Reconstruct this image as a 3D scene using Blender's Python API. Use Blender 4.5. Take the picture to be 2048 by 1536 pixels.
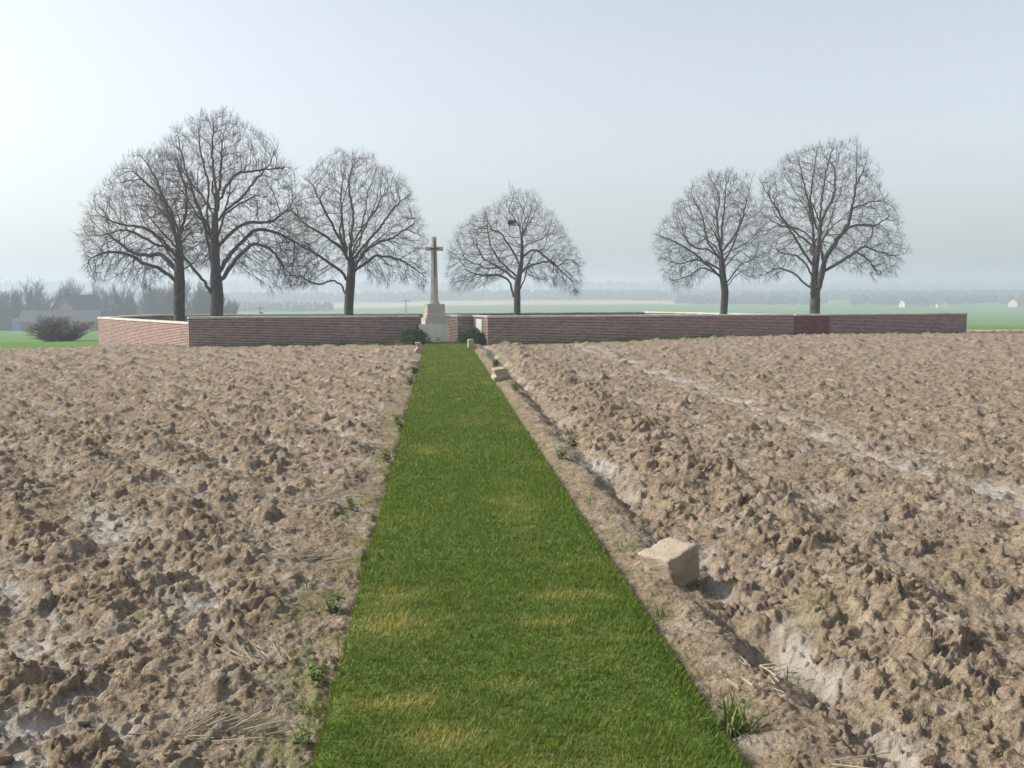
import bpy, bmesh, math, random
import numpy as np
from mathutils import Vector, Matrix

# ------------------------------------------------------------------ camera, sky, sun
for o in list(bpy.data.objects):
    bpy.data.objects.remove(o)
SC = bpy.context.scene
COL = SC.collection
R = math.radians
EYE = 1.9
cam_d = bpy.data.cameras.new('camera')
cam = bpy.data.objects.new('camera', cam_d)
COL.objects.link(cam)
cam_d.sensor_width = 36.0
cam_d.lens = 36.0 * 2050 / 2048
cam_d.clip_start = 0.05
cam_d.clip_end = 12000
cam.location = (0, 0, EYE)
PITCH = math.atan(176 / 2050)
YAW = math.atan(148 * math.cos(PITCH) / 2050)
cam.rotation_euler = (math.pi / 2 - PITCH, 0, -YAW)
SC.camera = cam

SUN_AZ = 80.0      # degrees to the left of the path's direction
SUN_EL = 35.0
world = bpy.data.worlds.new('World')
SC.world = world
world.use_nodes = True
wn = world.node_tree.nodes
wl = world.node_tree.links
bg = wn['Background']
sky = wn.new('ShaderNodeTexSky')
sky.sky_type = 'NISHITA'
sky.sun_disc = False
sky.sun_elevation = R(SUN_EL)
sky.sun_rotation = R(-SUN_AZ)
sky.altitude = 0
sky.air_density = 1.0
sky.dust_density = 2.6
sky.ozone_density = 1.0
hs = wn.new('ShaderNodeHueSaturation')
hs.inputs['Saturation'].default_value = 0.44
wl.new(sky.outputs[0], hs.inputs['Color'])
wl.new(hs.outputs[0], bg.inputs[0])
bg.inputs[1].default_value = 0.15

sun_d = bpy.data.lights.new('sun', 'SUN')
sun = bpy.data.objects.new('sun', sun_d)
COL.objects.link(sun)
sun_d.energy = 4.3
sun_d.angle = R(2.0)
sun_d.color = (1.0, 0.95, 0.89)
sdir = Vector((-math.sin(R(SUN_AZ)) * math.cos(R(SUN_EL)), math.cos(R(SUN_AZ)) * math.cos(R(SUN_EL)), math.sin(R(SUN_EL))))
sun.rotation_euler = (-sdir).to_track_quat('-Z', 'Y').to_euler()
sun.location = (-60, 20, 60)

SC.view_settings.view_transform = 'Standard'
SC.view_settings.look = 'None'
SC.view_settings.gamma = 1.0
SC.view_settings.exposure = 0.50
SC.cycles.max_bounces = 6
SC.cycles.volume_bounces = 1
SC.cycles.use_adaptive_sampling = False
SC.cycles.sample_clamp_indirect = 4.0

HAZE_DENSITY = 0.0013

# ------------------------------------------------------------------ helpers
def tag(o, label=None, cat=None, group=None, kind=None):
    if label: o['label'] = label
    if cat: o['category'] = cat
    if group: o['group'] = group
    if kind: o['kind'] = kind
    return o

def empty(name, loc=(0, 0, 0), rz=0.0):
    o = bpy.data.objects.new(name, None)
    COL.objects.link(o)
    o.location = loc
    o.rotation_euler = (0, 0, rz)
    o.empty_display_size = 0.2
    return o

def mesh_np(name, V, F, mat=None, smooth=False):
    """V (n,3) array; F (m,k) int array of equal-sided faces, or list of such arrays."""
    me = bpy.data.meshes.new(name)
    Fs = F if isinstance(F, list) else [F]
    Fs = [np.asarray(f, dtype=np.int32) for f in Fs if len(f)]
    V = np.asarray(V, dtype=np.float32)
    me.vertices.add(len(V))
    me.vertices.foreach_set('co', V.ravel())
    idx = np.concatenate([f.ravel() for f in Fs])
    cnt = np.concatenate([np.full(len(f), f.shape[1], dtype=np.int32) for f in Fs])
    me.loops.add(len(idx))
    me.loops.foreach_set('vertex_index', idx)
    me.polygons.add(len(cnt))
    st = np.zeros(len(cnt), dtype=np.int32)
    st[1:] = np.cumsum(cnt)[:-1]
    me.polygons.foreach_set('loop_start', st)
    me.polygons.foreach_set('use_smooth', np.full(len(cnt), bool(smooth)))
    me.update(calc_edges=True)
    if mat: me.materials.append(mat)
    return me

def obj(name, me, parent=None, loc=None, rz=None):
    o = bpy.data.objects.new(name, me)
    COL.objects.link(o)
    if parent: o.parent = parent
    if loc is not None: o.location = loc
    if rz is not None: o.rotation_euler = (0, 0, rz)
    return o

def attr(me, name, vals):
    a = me.attributes.new(name, 'FLOAT', 'POINT')
    a.data.foreach_set('value', np.asarray(vals, dtype=np.float32).ravel())

BOXF = np.array([[0, 3, 2, 1], [4, 5, 6, 7], [0, 1, 5, 4], [1, 2, 6, 5], [2, 3, 7, 6], [3, 0, 4, 7]])
def boxes(name, lo, hi, mat=None):
    lo = np.atleast_2d(lo); hi = np.atleast_2d(hi)
    n = len(lo)
    sx = np.array([0, 1, 1, 0, 0, 1, 1, 0]); sy = np.array([0, 0, 1, 1, 0, 0, 1, 1]); sz = np.array([0, 0, 0, 0, 1, 1, 1, 1])
    S = np.stack([sx, sy, sz], 1)[None]
    V = lo[:, None, :] * (1 - S) + hi[:, None, :] * S
    F = (BOXF[None] + 8 * np.arange(n)[:, None, None]).reshape(-1, 4)
    return mesh_np(name, V.reshape(-1, 3), F, mat)

def hull8(bottom4, top4):
    return np.array(list(bottom4) + list(top4), dtype=float), BOXF

def bevel_mesh(me, w, seg=2, smooth=False):
    bm = bmesh.new(); bm.from_mesh(me)
    bmesh.ops.bevel(bm, geom=list(bm.edges), offset=w, segments=seg, affect='EDGES', profile=0.6)
    bm.to_mesh(me); bm.free()
    if smooth:
        for p in me.polygons: p.use_smooth = True
    return me

# ------------------------------------------------------------------ numpy noise
def _h(ix, iy, seed):
    ix = ix.astype(np.int64).astype(np.uint64); iy = iy.astype(np.int64).astype(np.uint64)
    h = (ix * np.uint64(374761393) + iy * np.uint64(668265263) + np.uint64(seed * 2246822519 + 3266489917)) & np.uint64(0xFFFFFFFF)
    h = ((h ^ (h >> np.uint64(13))) * np.uint64(1274126177)) & np.uint64(0xFFFFFFFF)
    h = ((h ^ (h >> np.uint64(16))) * np.uint64(2654435761)) & np.uint64(0xFFFFFFFF)
    h = h ^ (h >> np.uint64(15))
    return (h & np.uint64(0xFFFFFF)).astype(np.float64) / 16777216.0

def perlin(x, y, seed=0):
    x0 = np.floor(x); y0 = np.floor(y)
    fx = x - x0; fy = y - y0
    u = fx * fx * fx * (fx * (fx * 6 - 15) + 10); v = fy * fy * fy * (fy * (fy * 6 - 15) + 10)
    def g(ox, oy):
        a = _h(x0 + ox, y0 + oy, seed) * 2 * np.pi
        return np.cos(a) * (fx - ox) + np.sin(a) * (fy - oy)
    n0 = g(0, 0) * (1 - u) + g(1, 0) * u
    n1 = g(0, 1) * (1 - u) + g(1, 1) * u
    return (n0 * (1 - v) + n1 * v) * 1.5

def fbm(x, y, seed, octv=3, gain=0.5):
    s = 0; a = 1.0; t = 0
    for i in range(octv):
        s = s + a * perlin(x * 2 ** i, y * 2 ** i, seed + i * 17); t += a; a *= gain
    return s / t

def sstep(a, b, x):
    t = np.clip((x - a) / (b - a), 0, 1)
    return t * t * (3 - 2 * t)

def clods(x, y, size, seed, dens=0.7, power=0.7):
    """irregular lumps: the upper envelope of tilted domes, one per jittered cell"""
    X = x / size; Y = y / size
    ix = np.floor(X); iy = np.floor(Y)
    best = np.zeros_like(X)
    for ox in (-1, 0, 1):
        for oy in (-1, 0, 1):
            cx = ix + ox; cy = iy + oy
            a = _h(cx, cy, seed); b = _h(cx, cy, seed + 1); c = _h(cx, cy, seed + 2); e = _h(cx, cy, seed + 3); f = _h(cx, cy, seed + 4)
            dx = X - (cx + 0.1 + 0.8 * a); dy = Y - (cy + 0.1 + 0.8 * b)
            ang = e * 2 * np.pi
            ca = np.cos(ang); sa = np.sin(ang)
            p = dx * ca + dy * sa; q = (-dx * sa + dy * ca) * (1.0 + 0.9 * f)
            r = 0.42 + 0.45 * c
            d2 = (p * p + q * q) / (r * r)
            hh = (0.35 + 0.65 * f) * (c * 0.5 + 0.5) * (e < dens)
            sh = np.clip(1 - d2, 0, 1) if power > 0 else np.clip(1 - np.sqrt(d2), 0, 1)
            dome = np.power(sh, abs(power)) * hh * (1 + 0.75 * p / r)
            best = np.maximum(best, dome)
    return best

# ------------------------------------------------------------------ terrain
prof_y = np.array([-400, 44, 70, 120, 190, 260, 400, 600, 800, 1000, 1300, 1700, 2200, 3000, 4200], float)
prof_z = np.array([0, 0, -0.5, -1.9, -3.7, -5.2, -6.4, -6.8, -5.2, -2.5, 3.5, 9.0, 13.0, 12.0, 8.0], float)

def T(x, y):
    x = np.asarray(x, float); y = np.asarray(y, float)
    r = np.where(y > 0, np.sqrt(y * y + 0.35 * x * x), -np.sqrt(y * y + 0.35 * x * x))
    z = np.interp(r, prof_y, prof_z)
    z = z - 0.36 * sstep(8.5, 17.5, -x) * sstep(30, 50, y)          # the field falls away on the left
    z = z - 0.8 * sstep(17, 40, -x) * sstep(47, 80, y)
    z = z + 0.26 * sstep(2, 17, x) * sstep(26, 44, y)               # and rises a little on the right
    far = sstep(350, 900, y)
    z = z + far * (2.2 * perlin(x / 420.0, y / 600.0, 5) + 3.5 * perlin(x / 1300.0, y / 900.0, 8) * sstep(900, 1600, y))
    return z

def Tz(x, y):
    return float(T(np.array([x]), np.array([y]))[0])

XL, XR = -0.50, 1.20          # edges of the grass path
PATH_END = 42.3

def field_mask_y(x):
    """far limit of the ploughed soil"""
    return np.where(x < -9.4, 45.5 + 0.0 * x, 60.0)

def soil_height(x, y):
    """returns height above T and the pale crust amount, moss amount"""
    wx = x + 0.06 * perlin(x * 4, y * 4, 21) + 0.03 * perlin(x * 11, y * 11, 22) + 0.012 * perlin(x * 31, y * 31, 26)
    wy = y + 0.06 * perlin(x * 4, y * 4, 23) + 0.03 * perlin(x * 11, y * 11, 24) + 0.012 * perlin(x * 31, y * 31, 27)
    big = clods(wx, wy, 0.30, 100, 0.42, 0.5)
    mid = clods(wx + 3.1, wy, 0.135, 200, 0.70, -0.75)
    mid2 = clods(wx * 0.8 - wy * 0.6, wx * 0.6 + wy * 0.8, 0.098, 250, 0.6, 0.45)
    sm = clods(wx, wy, 0.060, 300, 0.75, -0.8)
    ti = clods(wx, wy, 0.031, 400, 0.7, 0.6)
    rough = fbm(x * 9, y * 9, 31, 4, 0.6)
    crag = 1 - np.abs(fbm(wx * 7, wy * 7, 35, 3, 0.55)) * 3.2
    med = fbm(x * 1.3, y * 1.3, 41, 3)
    low = fbm(x * 0.35, y * 0.35, 51, 2)
    # how cloddy each zone is
    mx = x + 0.10 * perlin(y * 0.9, y * 0.0 + 3.3, 61) + 0.05 * perlin(y * 2.7, y * 0 + 1.3, 62)
    left = sstep(XL - 0.12, XL - 0.62, mx)
    right = sstep(XR + 0.38, XR + 0.85, mx)
    edge = np.maximum(left, right)
    cl = edge * (0.62 + 0.5 * sstep(-0.25, 0.35, med))
    track = np.exp(-((mx - 5.45 - 0.25 * low) / 0.42) ** 2)
    track = np.maximum(track * (0.55 + 0.6 * sstep(-0.3, 0.3, fbm(x * 0.7, y * 0.5, 37, 2))), 0.5 * np.exp(-((mx - 3.55) / 0.22) ** 2) * sstep(-0.1, 0.35, fbm(x * 0.8, y * 0.5, 38, 2)))
    track = track * edge * sstep(-0.35, 0.25, fbm(x * 1.7, y * 1.1, 36, 3))
    cl = cl * (1 - 0.60 * track)
    row = np.exp(-((mx - 2.75) / 0.38) ** 2)
    cl = cl * (1 + 0.45 * row)
    rfl = sstep(0.0, -1.0, x)                       # left field: long plough lines, oblique
    ln = np.sin((y * 0.55 + x * 1.0) * 2 * np.pi / 1.15 + 2.2 * low)
    h = cl * (0.086 * big + 0.060 * mid + 0.046 * mid2 + 0.036 * sm + 0.015 * ti + 0.012 * np.clip(crag, -0.5, 1))
    h = h + edge * (0.030 * med + 0.022 * rfl * ln) + (0.006 + 0.014 * edge) * rough
    h = h + 0.05 * row * edge - 0.030 * track
    # the smooth shoulder beside the path and the plough furrow behind it
    fx = mx + 0.09 * perlin(x * 1.5, y * 2.1, 64) + 0.05 * perlin(x * 3, y * 5.0, 65)
    fur = np.exp(-((fx - 1.84) / 0.15) ** 2)
    sh = np.exp(-((mx - 1.55) / 0.20) ** 2)
    fd = 0.6 + 0.8 * sstep(-0.3, 0.3, perlin(y * 0.6, y * 0 + 8.8, 63))
    h = h - 0.11 * fur * fd + 0.05 * sh * (1 + 0.8 * med) + 0.05 * fur * (mid + sm)
    flat = (1 - edge)
    h = h + flat * (0.034 * fbm(x * 4, y * 4, 71, 4, 0.6) + 0.016 * ti + 0.030 * sm * sstep(-0.1, 0.4, fbm(x * 1.9, y * 1.9, 72, 2)) + 0.03 * mid * sstep(0.0, 0.4, fbm(x * 1.2, y * 1.2, 73, 2)))
    gut = 0.012 + 0.030 * sstep(-0.2, 0.4, fbm(y * 1.3, x * 0.5, 74, 2))
    h = h - gut * (np.exp(-((x - XR - 0.03) / 0.04) ** 2) + np.exp(-((x - XL + 0.03) / 0.04) ** 2))
    h = h - 0.045
    # pale silt crust lies in the flat hollows
    lowpart = sstep(0.035, -0.02, h + 0.045 - 0.035 * med)
    patch = sstep(-0.15, 0.35, fbm(x * 0.9, y * 0.9, 81, 3) + 0.35 * np.exp(-((x + 1.9) / 1.3) ** 2) * sstep(16, 5, y) + 0.35 * track + 0.05 - 0.012 * np.clip(y, 0, 12))
    crust = lowpart * patch * (0.25 + 0.75 * edge)
    crust = np.maximum(crust * 0.8, 0.62 * track * sstep(0.045, -0.02, h + 0.03))
    crust = np.maximum(crust, 0.34 * fur * sstep(-0.2, 0.3, fbm(x * 1.3, y * 0.9, 39, 2)) * sstep(20, 6, y))
    crust = crust + 0.22 * sstep(0.1, 0.5, fbm(x * 2.3, y * 2.3, 86, 3))
    near_l = sstep(XL - 0.62, XL - 0.15, x) * (x < XL + 0.1)
    near_r = sstep(XR + 0.42, XR + 0.02, x) * (x > XR - 0.1)
    moss = (near_l * 0.9 + near_r * 0.45) * sstep(-0.25, 0.25, fbm(x * 3, y * 1.7, 91, 3))
    moss = moss + 0.35 * edge * sstep(0.32, 0.6, fbm(x * 1.1, y * 0.8, 95, 3)) * (x > 0)
    return h, np.clip(crust, 0, 1), np.clip(moss, 0, 1)

def ground_z(x, y):
    h, _, _ = soil_height(np.array([float(x)]), np.array([float(y)]))
    return Tz(x, y) + float(h[0])

# ------------------------------------------------------------------ materials
def new_mat(name):
    m = bpy.data.materials.new(name)
    m.use_nodes = True
    nt = m.node_tree
    b = nt.nodes['Principled BSDF']
    b.inputs['Roughness'].default_value = 0.9
    b.inputs['Specular IOR Level'].default_value = 0.2
    return m, nt, b

def N(nt, typ, **kw):
    n = nt.nodes.new(typ)
    for k, v in kw.items():
        if k in ('i',):
            for a, c in v.items(): n.inputs[a].default_value = c
        else:
            setattr(n, k, v)
    return n

def noise(nt, scale, detail=4, rough=0.6, vec=None, dim='3D'):
    n = N(nt, 'ShaderNodeTexNoise')
    n.inputs['Scale'].default_value = scale
    n.inputs['Detail'].default_value = detail
    n.inputs['Roughness'].default_value = rough
    if vec is not None: nt.links.new(vec, n.inputs['Vector'])
    return n

def ramp(nt, fac, stops):
    r = N(nt, 'ShaderNodeValToRGB')
    e = r.color_ramp.elements
    while len(e) < len(stops): e.new(0.5)
    for k, (p, c) in enumerate(stops):
        e[k].position = p
        e[k].color = (c[0], c[1], c[2], 1) if hasattr(c, '__len__') else (c, c, c, 1)
    nt.links.new(fac, r.inputs[0])
    return r

def mix(nt, fac, a, b, mode='MIX'):
    m = N(nt, 'ShaderNodeMix', data_type='RGBA', blend_type=mode)
    for s, v in ((m.inputs[0], fac), (m.inputs[6], a), (m.inputs[7], b)):
        if hasattr(v, 'is_linked') or hasattr(v, 'node'): nt.links.new(v, s)
        elif hasattr(v, '__len__'): s.default_value = (v[0], v[1], v[2], 1)
        else: s.default_value = v
    return m.outputs[2]

def math_n(nt, op, a, b=None, clamp=False):
    m = N(nt, 'ShaderNodeMath', operation=op, use_clamp=clamp)
    for s, v in ((m.inputs[0], a), (m.inputs[1], b)):
        if v is None: continue
        if hasattr(v, 'node'): nt.links.new(v, s)
        else: s.default_value = v
    return m.outputs[0]

def bump(nt, b, height, strength, dist):
    n = N(nt, 'ShaderNodeBump')
    n.inputs['Strength'].default_value = strength
    n.inputs['Distance'].default_value = dist
    nt.links.new(height, n.inputs['Height'])
    nt.links.new(n.outputs[0], b.inputs['Normal'])

def geo(nt): return N(nt, 'ShaderNodeNewGeometry')
def at(nt, name): 
    a = N(nt, 'ShaderNodeAttribute', attribute_name=name)
    return a.outputs['Fac']

def piece_random(nt):
    """one random number per brick, blade or stone, whether it is an object or an island of a mesh"""
    g = geo(nt); oi = N(nt, 'ShaderNodeObjectInfo')
    return math_n(nt, 'FRACT', math_n(nt, 'ADD', g.outputs['Random Per Island'], oi.outputs['Random']))

def mat_soil():
    m, nt, b = new_mat('ploughed_soil')
    pos = geo(nt).outputs['Position']
    n1 = noise(nt, 2.2, 5, 0.65, pos); n2 = noise(nt, 22, 4, 0.7, pos); n3 = noise(nt, 130, 3, 0.7, pos); n5 = noise(nt, 7.5, 3, 0.7, pos)
    c = ramp(nt, n1.outputs[0], [(0.3, (0.205, 0.157, 0.105)), (0.52, (0.265, 0.210, 0.146)), (0.72, (0.330, 0.270, 0.196))])
    c2 = mix(nt, 0.7, c.outputs[0], ramp(nt, n2.outputs[0], [(0.3, (0.45, 0.43, 0.41)), (0.5, (0.95, 0.95, 0.95)), (0.7, (1.3, 1.3, 1.3))]).outputs[0], 'MULTIPLY')
    n4 = noise(nt, 55, 3, 0.75, pos)
    c2 = mix(nt, 0.8, c2, ramp(nt, n4.outputs[0], [(0.34, (0.60, 0.58, 0.56)), (0.5, (1, 1, 1)), (0.68, (1.22, 1.22, 1.24))]).outputs[0], 'MULTIPLY')
    c2 = mix(nt, 0.75, c2, ramp(nt, n5.outputs[0], [(0.34, (0.70, 0.68, 0.66)), (0.5, (1, 1, 1)), (0.66, (1.18, 1.18, 1.18))]).outputs[0], 'MULTIPLY')
    crust = mix(nt, at(nt, 'crust'), c2, mix(nt, n2.outputs[0], (0.37, 0.35, 0.31), (0.50, 0.475, 0.43)))
    moss = mix(nt, math_n(nt, 'MULTIPLY', at(nt, 'moss'), ramp(nt, n2.outputs[0], [(0.35, 0.2), (0.6, 1.0)]).outputs[0]), crust, (0.17, 0.165, 0.06))
    nt.links.new(moss, b.inputs['Base Color'])
    b.inputs['Roughness'].default_value = 1.0
    b.inputs['Specular IOR Level'].default_value = 0.05
    hsum = math_n(nt, 'ADD', math_n(nt, 'ADD', n2.outputs[0], math_n(nt, 'MULTIPLY', n3.outputs[0], 0.4)), math_n(nt, 'MULTIPLY', n5.outputs[0], 1.3))
    bump(nt, b, hsum, 1.0, 0.03)
    return m

def mat_stone(name, a, c, scale=8, stain=(0.5, 0.5, 0.46), rnd=0.12, pit=0.01):
    m, nt, b = new_mat(name)
    tc = N(nt, 'ShaderNodeTexCoord').outputs['Object']
    n1 = noise(nt, scale, 6, 0.65, tc); n2 = noise(nt, scale * 9, 3, 0.7, tc); n3 = noise(nt, scale * 0.3, 3, 0.5, tc)
    col = mix(nt, n1.outputs[0], a, c)
    col = mix(nt, ramp(nt, n3.outputs[0], [(0.5, 0.0), (0.72, 0.55)]).outputs[0], col, stain, 'MULTIPLY')
    col = mix(nt, 0.6, col, ramp(nt, n2.outputs[0], [(0.3, 0.72), (0.65, 1.1)]).outputs[0], 'MULTIPLY')
    pr = piece_random(nt)
    col = mix(nt, 1.0, col, ramp(nt, pr, [(0, 1 - rnd), (1, 1 + rnd)]).outputs[0], 'MULTIPLY')
    nt.links.new(col, b.inputs['Base Color'])
    bump(nt, b, math_n(nt, 'ADD', n1.outputs[0], math_n(nt, 'MULTIPLY', n2.outputs[0], 0.5)), 0.5 + 20 * (pit - 0.01), pit)
    return m

def mat_brick(name, cols, soot=0.5):
    m, nt, b = new_mat(name)
    pos = geo(nt).outputs['Position']
    pr = piece_random(nt)
    c = ramp(nt, pr, cols)
    n = noise(nt, 40, 3, 0.7, pos); n2 = noise(nt, 0.8, 4, 0.6, pos)
    col = mix(nt, 0.5, c.outputs[0], ramp(nt, n.outputs[0], [(0.3, 0.7), (0.7, 1.25)]).outputs[0], 'MULTIPLY')
    col = mix(nt, ramp(nt, n2.outputs[0], [(0.42, 0.0), (0.7, soot)]).outputs[0], col, (0.62, 0.58, 0.55), 'MULTIPLY')
    nt.links.new(col, b.inputs['Base Color'])
    bump(nt, b, n.outputs[0], 0.5, 0.006)
    return m

def mat_plain(name, a, c, scale, detail=4, bmp=0.0, rough=0.9, vary=0.0):
    m, nt, b = new_mat(name)
    pos = geo(nt).outputs['Position']
    n = noise(nt, scale, detail, 0.65, pos)
    col = mix(nt, ramp(nt, n.outputs[0], [(0.3, 0.0), (0.7, 1.0)]).outputs[0], a, c)
    if vary:
        col = mix(nt, 1.0, col, ramp(nt, piece_random(nt), [(0, 1 - vary), (1, 1 + vary)]).outputs[0], 'MULTIPLY')
    nt.links.new(col, b.inputs['Base Color'])
    b.inputs['Roughness'].default_value = rough
    if bmp: bump(nt, b, n.outputs[0], bmp, 0.02)
    return m

def mat_leaf(name, cols, trans=0.25, dry=None):
    m, nt, b = new_mat(name)
    pr = piece_random(nt)
    col = ramp(nt, pr, cols).outputs[0]
    if dry: 
        col = mix(nt, at(nt, 'dry'), col, ramp(nt, pr, dry).outputs[0])
    nt.links.new(col, b.inputs['Base Color'])
    b.inputs['Roughness'].default_value = 0.7
    b.inputs['Specular IOR Level'].default_value = 0.15
    tr = N(nt, 'ShaderNodeBsdfTranslucent')
    nt.links.new(mix(nt, 1.0, col, (1.2, 1.25, 0.7), 'MULTIPLY'), tr.inputs[0])
    mx = N(nt, 'ShaderNodeMixShader'); mx.inputs[0].default_value = trans
    nt.links.new(b.outputs[0], mx.inputs[1]); nt.links.new(tr.outputs[0], mx.inputs[2])
    nt.links.new(mx.outputs[0], nt.nodes['Material Output'].inputs[0])
    return m

M = {}
M['soil'] = mat_soil()
M['brick'] = mat_brick('weathered_red_brick', [(0, (0.085, 0.058, 0.05)), (0.25, (0.145, 0.076, 0.062)), (0.6, (0.205, 0.102, 0.078)), (0.85, (0.255, 0.15, 0.115)), (1, (0.13, 0.098, 0.09))])
M['brick_new'] = mat_brick('newer_dark_red_brick', [(0, (0.11, 0.045, 0.038)), (0.5, (0.145, 0.055, 0.046)), (1, (0.18, 0.075, 0.06))], 0.2)
M['mortar'] = mat_plain('pale_lime_mortar', (0.48, 0.425, 0.375), (0.60, 0.545, 0.49), 6, 5, 0.3)
M['mortar_new'] = mat_plain('red_mortar', (0.17, 0.085, 0.072), (0.22, 0.115, 0.095), 6, 5, 0.3)
M['coping'] = mat_stone('pale_coping_stone', (0.48, 0.455, 0.40), (0.60, 0.57, 0.50), 5, (0.72, 0.72, 0.68))
M['cross'] = mat_stone('weathered_limestone', (0.40, 0.37, 0.31), (0.50, 0.47, 0.40), 3, (0.72, 0.70, 0.66), 0.04)
M['headstone'] = mat_stone('portland_headstone', (0.60, 0.59, 0.54), (0.70, 0.69, 0.64), 4, (0.85, 0.85, 0.82), 0.05)
M['tablet'] = mat_stone('white_stone_tablet', (0.72, 0.70, 0.65), (0.80, 0.78, 0.73), 4, (0.9, 0.9, 0.88), 0.02)
M['block'] = mat_stone('rough_sandy_stone', (0.30, 0.245, 0.175), (0.43, 0.365, 0.275), 9, (0.55, 0.48, 0.40), 0.05, 0.03)
M['bronze'] = mat_plain('dark_bronze', (0.035, 0.045, 0.05), (0.06, 0.07, 0.075), 12, 3, 0.0, 0.5)
M['bark'] = mat_plain('lime_bark', (0.055, 0.052, 0.046), (0.110, 0.105, 0.092), 5, 6, 0.6)
M['twig'] = mat_plain('bare_twigs', (0.070, 0.060, 0.055), (0.11, 0.094, 0.084), 3, 2)
M['straw'] = mat_plain('dry_straw', (0.24, 0.20, 0.14), (0.38, 0.32, 0.23), 20, 2, 0, 0.8, 0.25)
M['turf'] = mat_plain('turf_thatch', (0.060, 0.085, 0.018), (0.105, 0.135, 0.035), 30, 4, 0.4)
M['lawn'] = mat_plain('cemetery_lawn', (0.07, 0.12, 0.03), (0.10, 0.16, 0.04), 4, 4, 0.2)
M['blade'] = mat_leaf('grass_blades', [(0, (0.052, 0.108, 0.008)), (0.5, (0.084, 0.150, 0.011)), (0.85, (0.118, 0.172, 0.02)), (1, (0.21, 0.21, 0.055))], 0.3,
                      [(0, (0.20, 0.22, 0.045)), (0.6, (0.33, 0.30, 0.085)), (1, (0.40, 0.35, 0.14))])
M['weed'] = mat_leaf('weed_leaves', [(0, (0.075, 0.12, 0.03)), (0.6, (0.125, 0.17, 0.05)), (1, (0.22, 0.22, 0.085))], 0.25)
M['bush'] = mat_leaf('evergreen_leaves', [(0, (0.03, 0.062, 0.018)), (0.6, (0.06, 0.11, 0.028)), (1, (0.11, 0.17, 0.045))], 0.15)
M['wood_post'] = mat_plain('grey_timber', (0.10, 0.09, 0.08), (0.16, 0.15, 0.13), 8, 3, 0.2)
M['nest'] = mat_plain('nest_sticks', (0.04, 0.035, 0.03), (0.07, 0.06, 0.05), 12, 2)
M['house_wall'] = mat_plain('dull_brick_house', (0.10, 0.07, 0.058), (0.14, 0.10, 0.08), 0.8, 3)
M['slate'] = mat_plain('slate_roof', (0.045, 0.05, 0.055), (0.07, 0.075, 0.08), 1.0, 3)
M['glass'] = mat_plain('window_glass', (0.30, 0.33, 0.36), (0.40, 0.43, 0.46), 0.5, 1, 0, 0.2)
M['blue'] = mat_plain('blue_sheet', (0.06, 0.17, 0.40), (0.08, 0.21, 0.46), 1, 2)
M['white_wall'] = mat_plain('white_render', (0.42, 0.41, 0.39), (0.50, 0.49, 0.47), 1, 2)
M['red_roof'] = mat_plain('red_tile_roof', (0.30, 0.12, 0.08), (0.38, 0.17, 0.11), 1, 2)
M['far_wood'] = mat_plain('bare_woodland', (0.045, 0.045, 0.04), (0.075, 0.07, 0.06), 0.05, 3)

def mat_ground():
    m, nt, b = new_mat('far_fields')
    pos = geo(nt).outputs['Position']
    n = noise(nt, 0.05, 4, 0.6, pos); n2 = noise(nt, 1.5, 4, 0.6, pos)
    green = mix(nt, n.outputs[0], (0.085, 0.16, 0.045), (0.12, 0.20, 0.06))
    tan = mix(nt, n.outputs[0], (0.36, 0.26, 0.18), (0.44, 0.33, 0.24))
    soil = mix(nt, n2.outputs[0], (0.225, 0.175, 0.12), (0.31, 0.245, 0.18))
    c = mix(nt, at(nt, 'tan'), green, tan)
    c = mix(nt, at(nt, 'soil'), c, soil)
    nt.links.new(c, b.inputs['Base Color'])
    b.inputs['Specular IOR Level'].default_value = 0.0
    return m
M['ground'] = mat_ground()

# ------------------------------------------------------------------ cemetery plan (metres, path runs along +Y)
A = np.array([-9.40, 39.50]); B = np.array([-0.78, 41.95])
J = [np.array(p) for p in ((0.36, 43.62), (0.80, 42.32), (1.42, 42.50), (1.95, 40.60))]
K = np.array([15.45, 43.72]); Eo = np.array([25.05, 47.10])
SIDE0 = np.array([-16.30, 50.60]); SIDE1 = np.array([-9.46, 39.90])
BACK = [np.array(p) for p in ((-16.30, 50.60), (-15.50, 57.20), (-1.05, 60.30), (13.40, 66.00), (24.9, 47.5))]
ENCL = np.array([A, B, J[0], J[1], J[2], J[3], K, Eo, BACK[3], BACK[2], BACK[1], SIDE0])

def in_poly(px, py, poly):
    c = np.zeros(px.shape, bool)
    n = len(poly)
    for i in range(n):
        x0, y0 = poly[i]; x1, y1 = poly[(i + 1) % n]
        hit = ((y0 > py) != (y1 > py)) & (px < (x1 - x0) * (py - y0) / (y1 - y0 + 1e-12) + x0)
        c ^= hit
    return c

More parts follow.
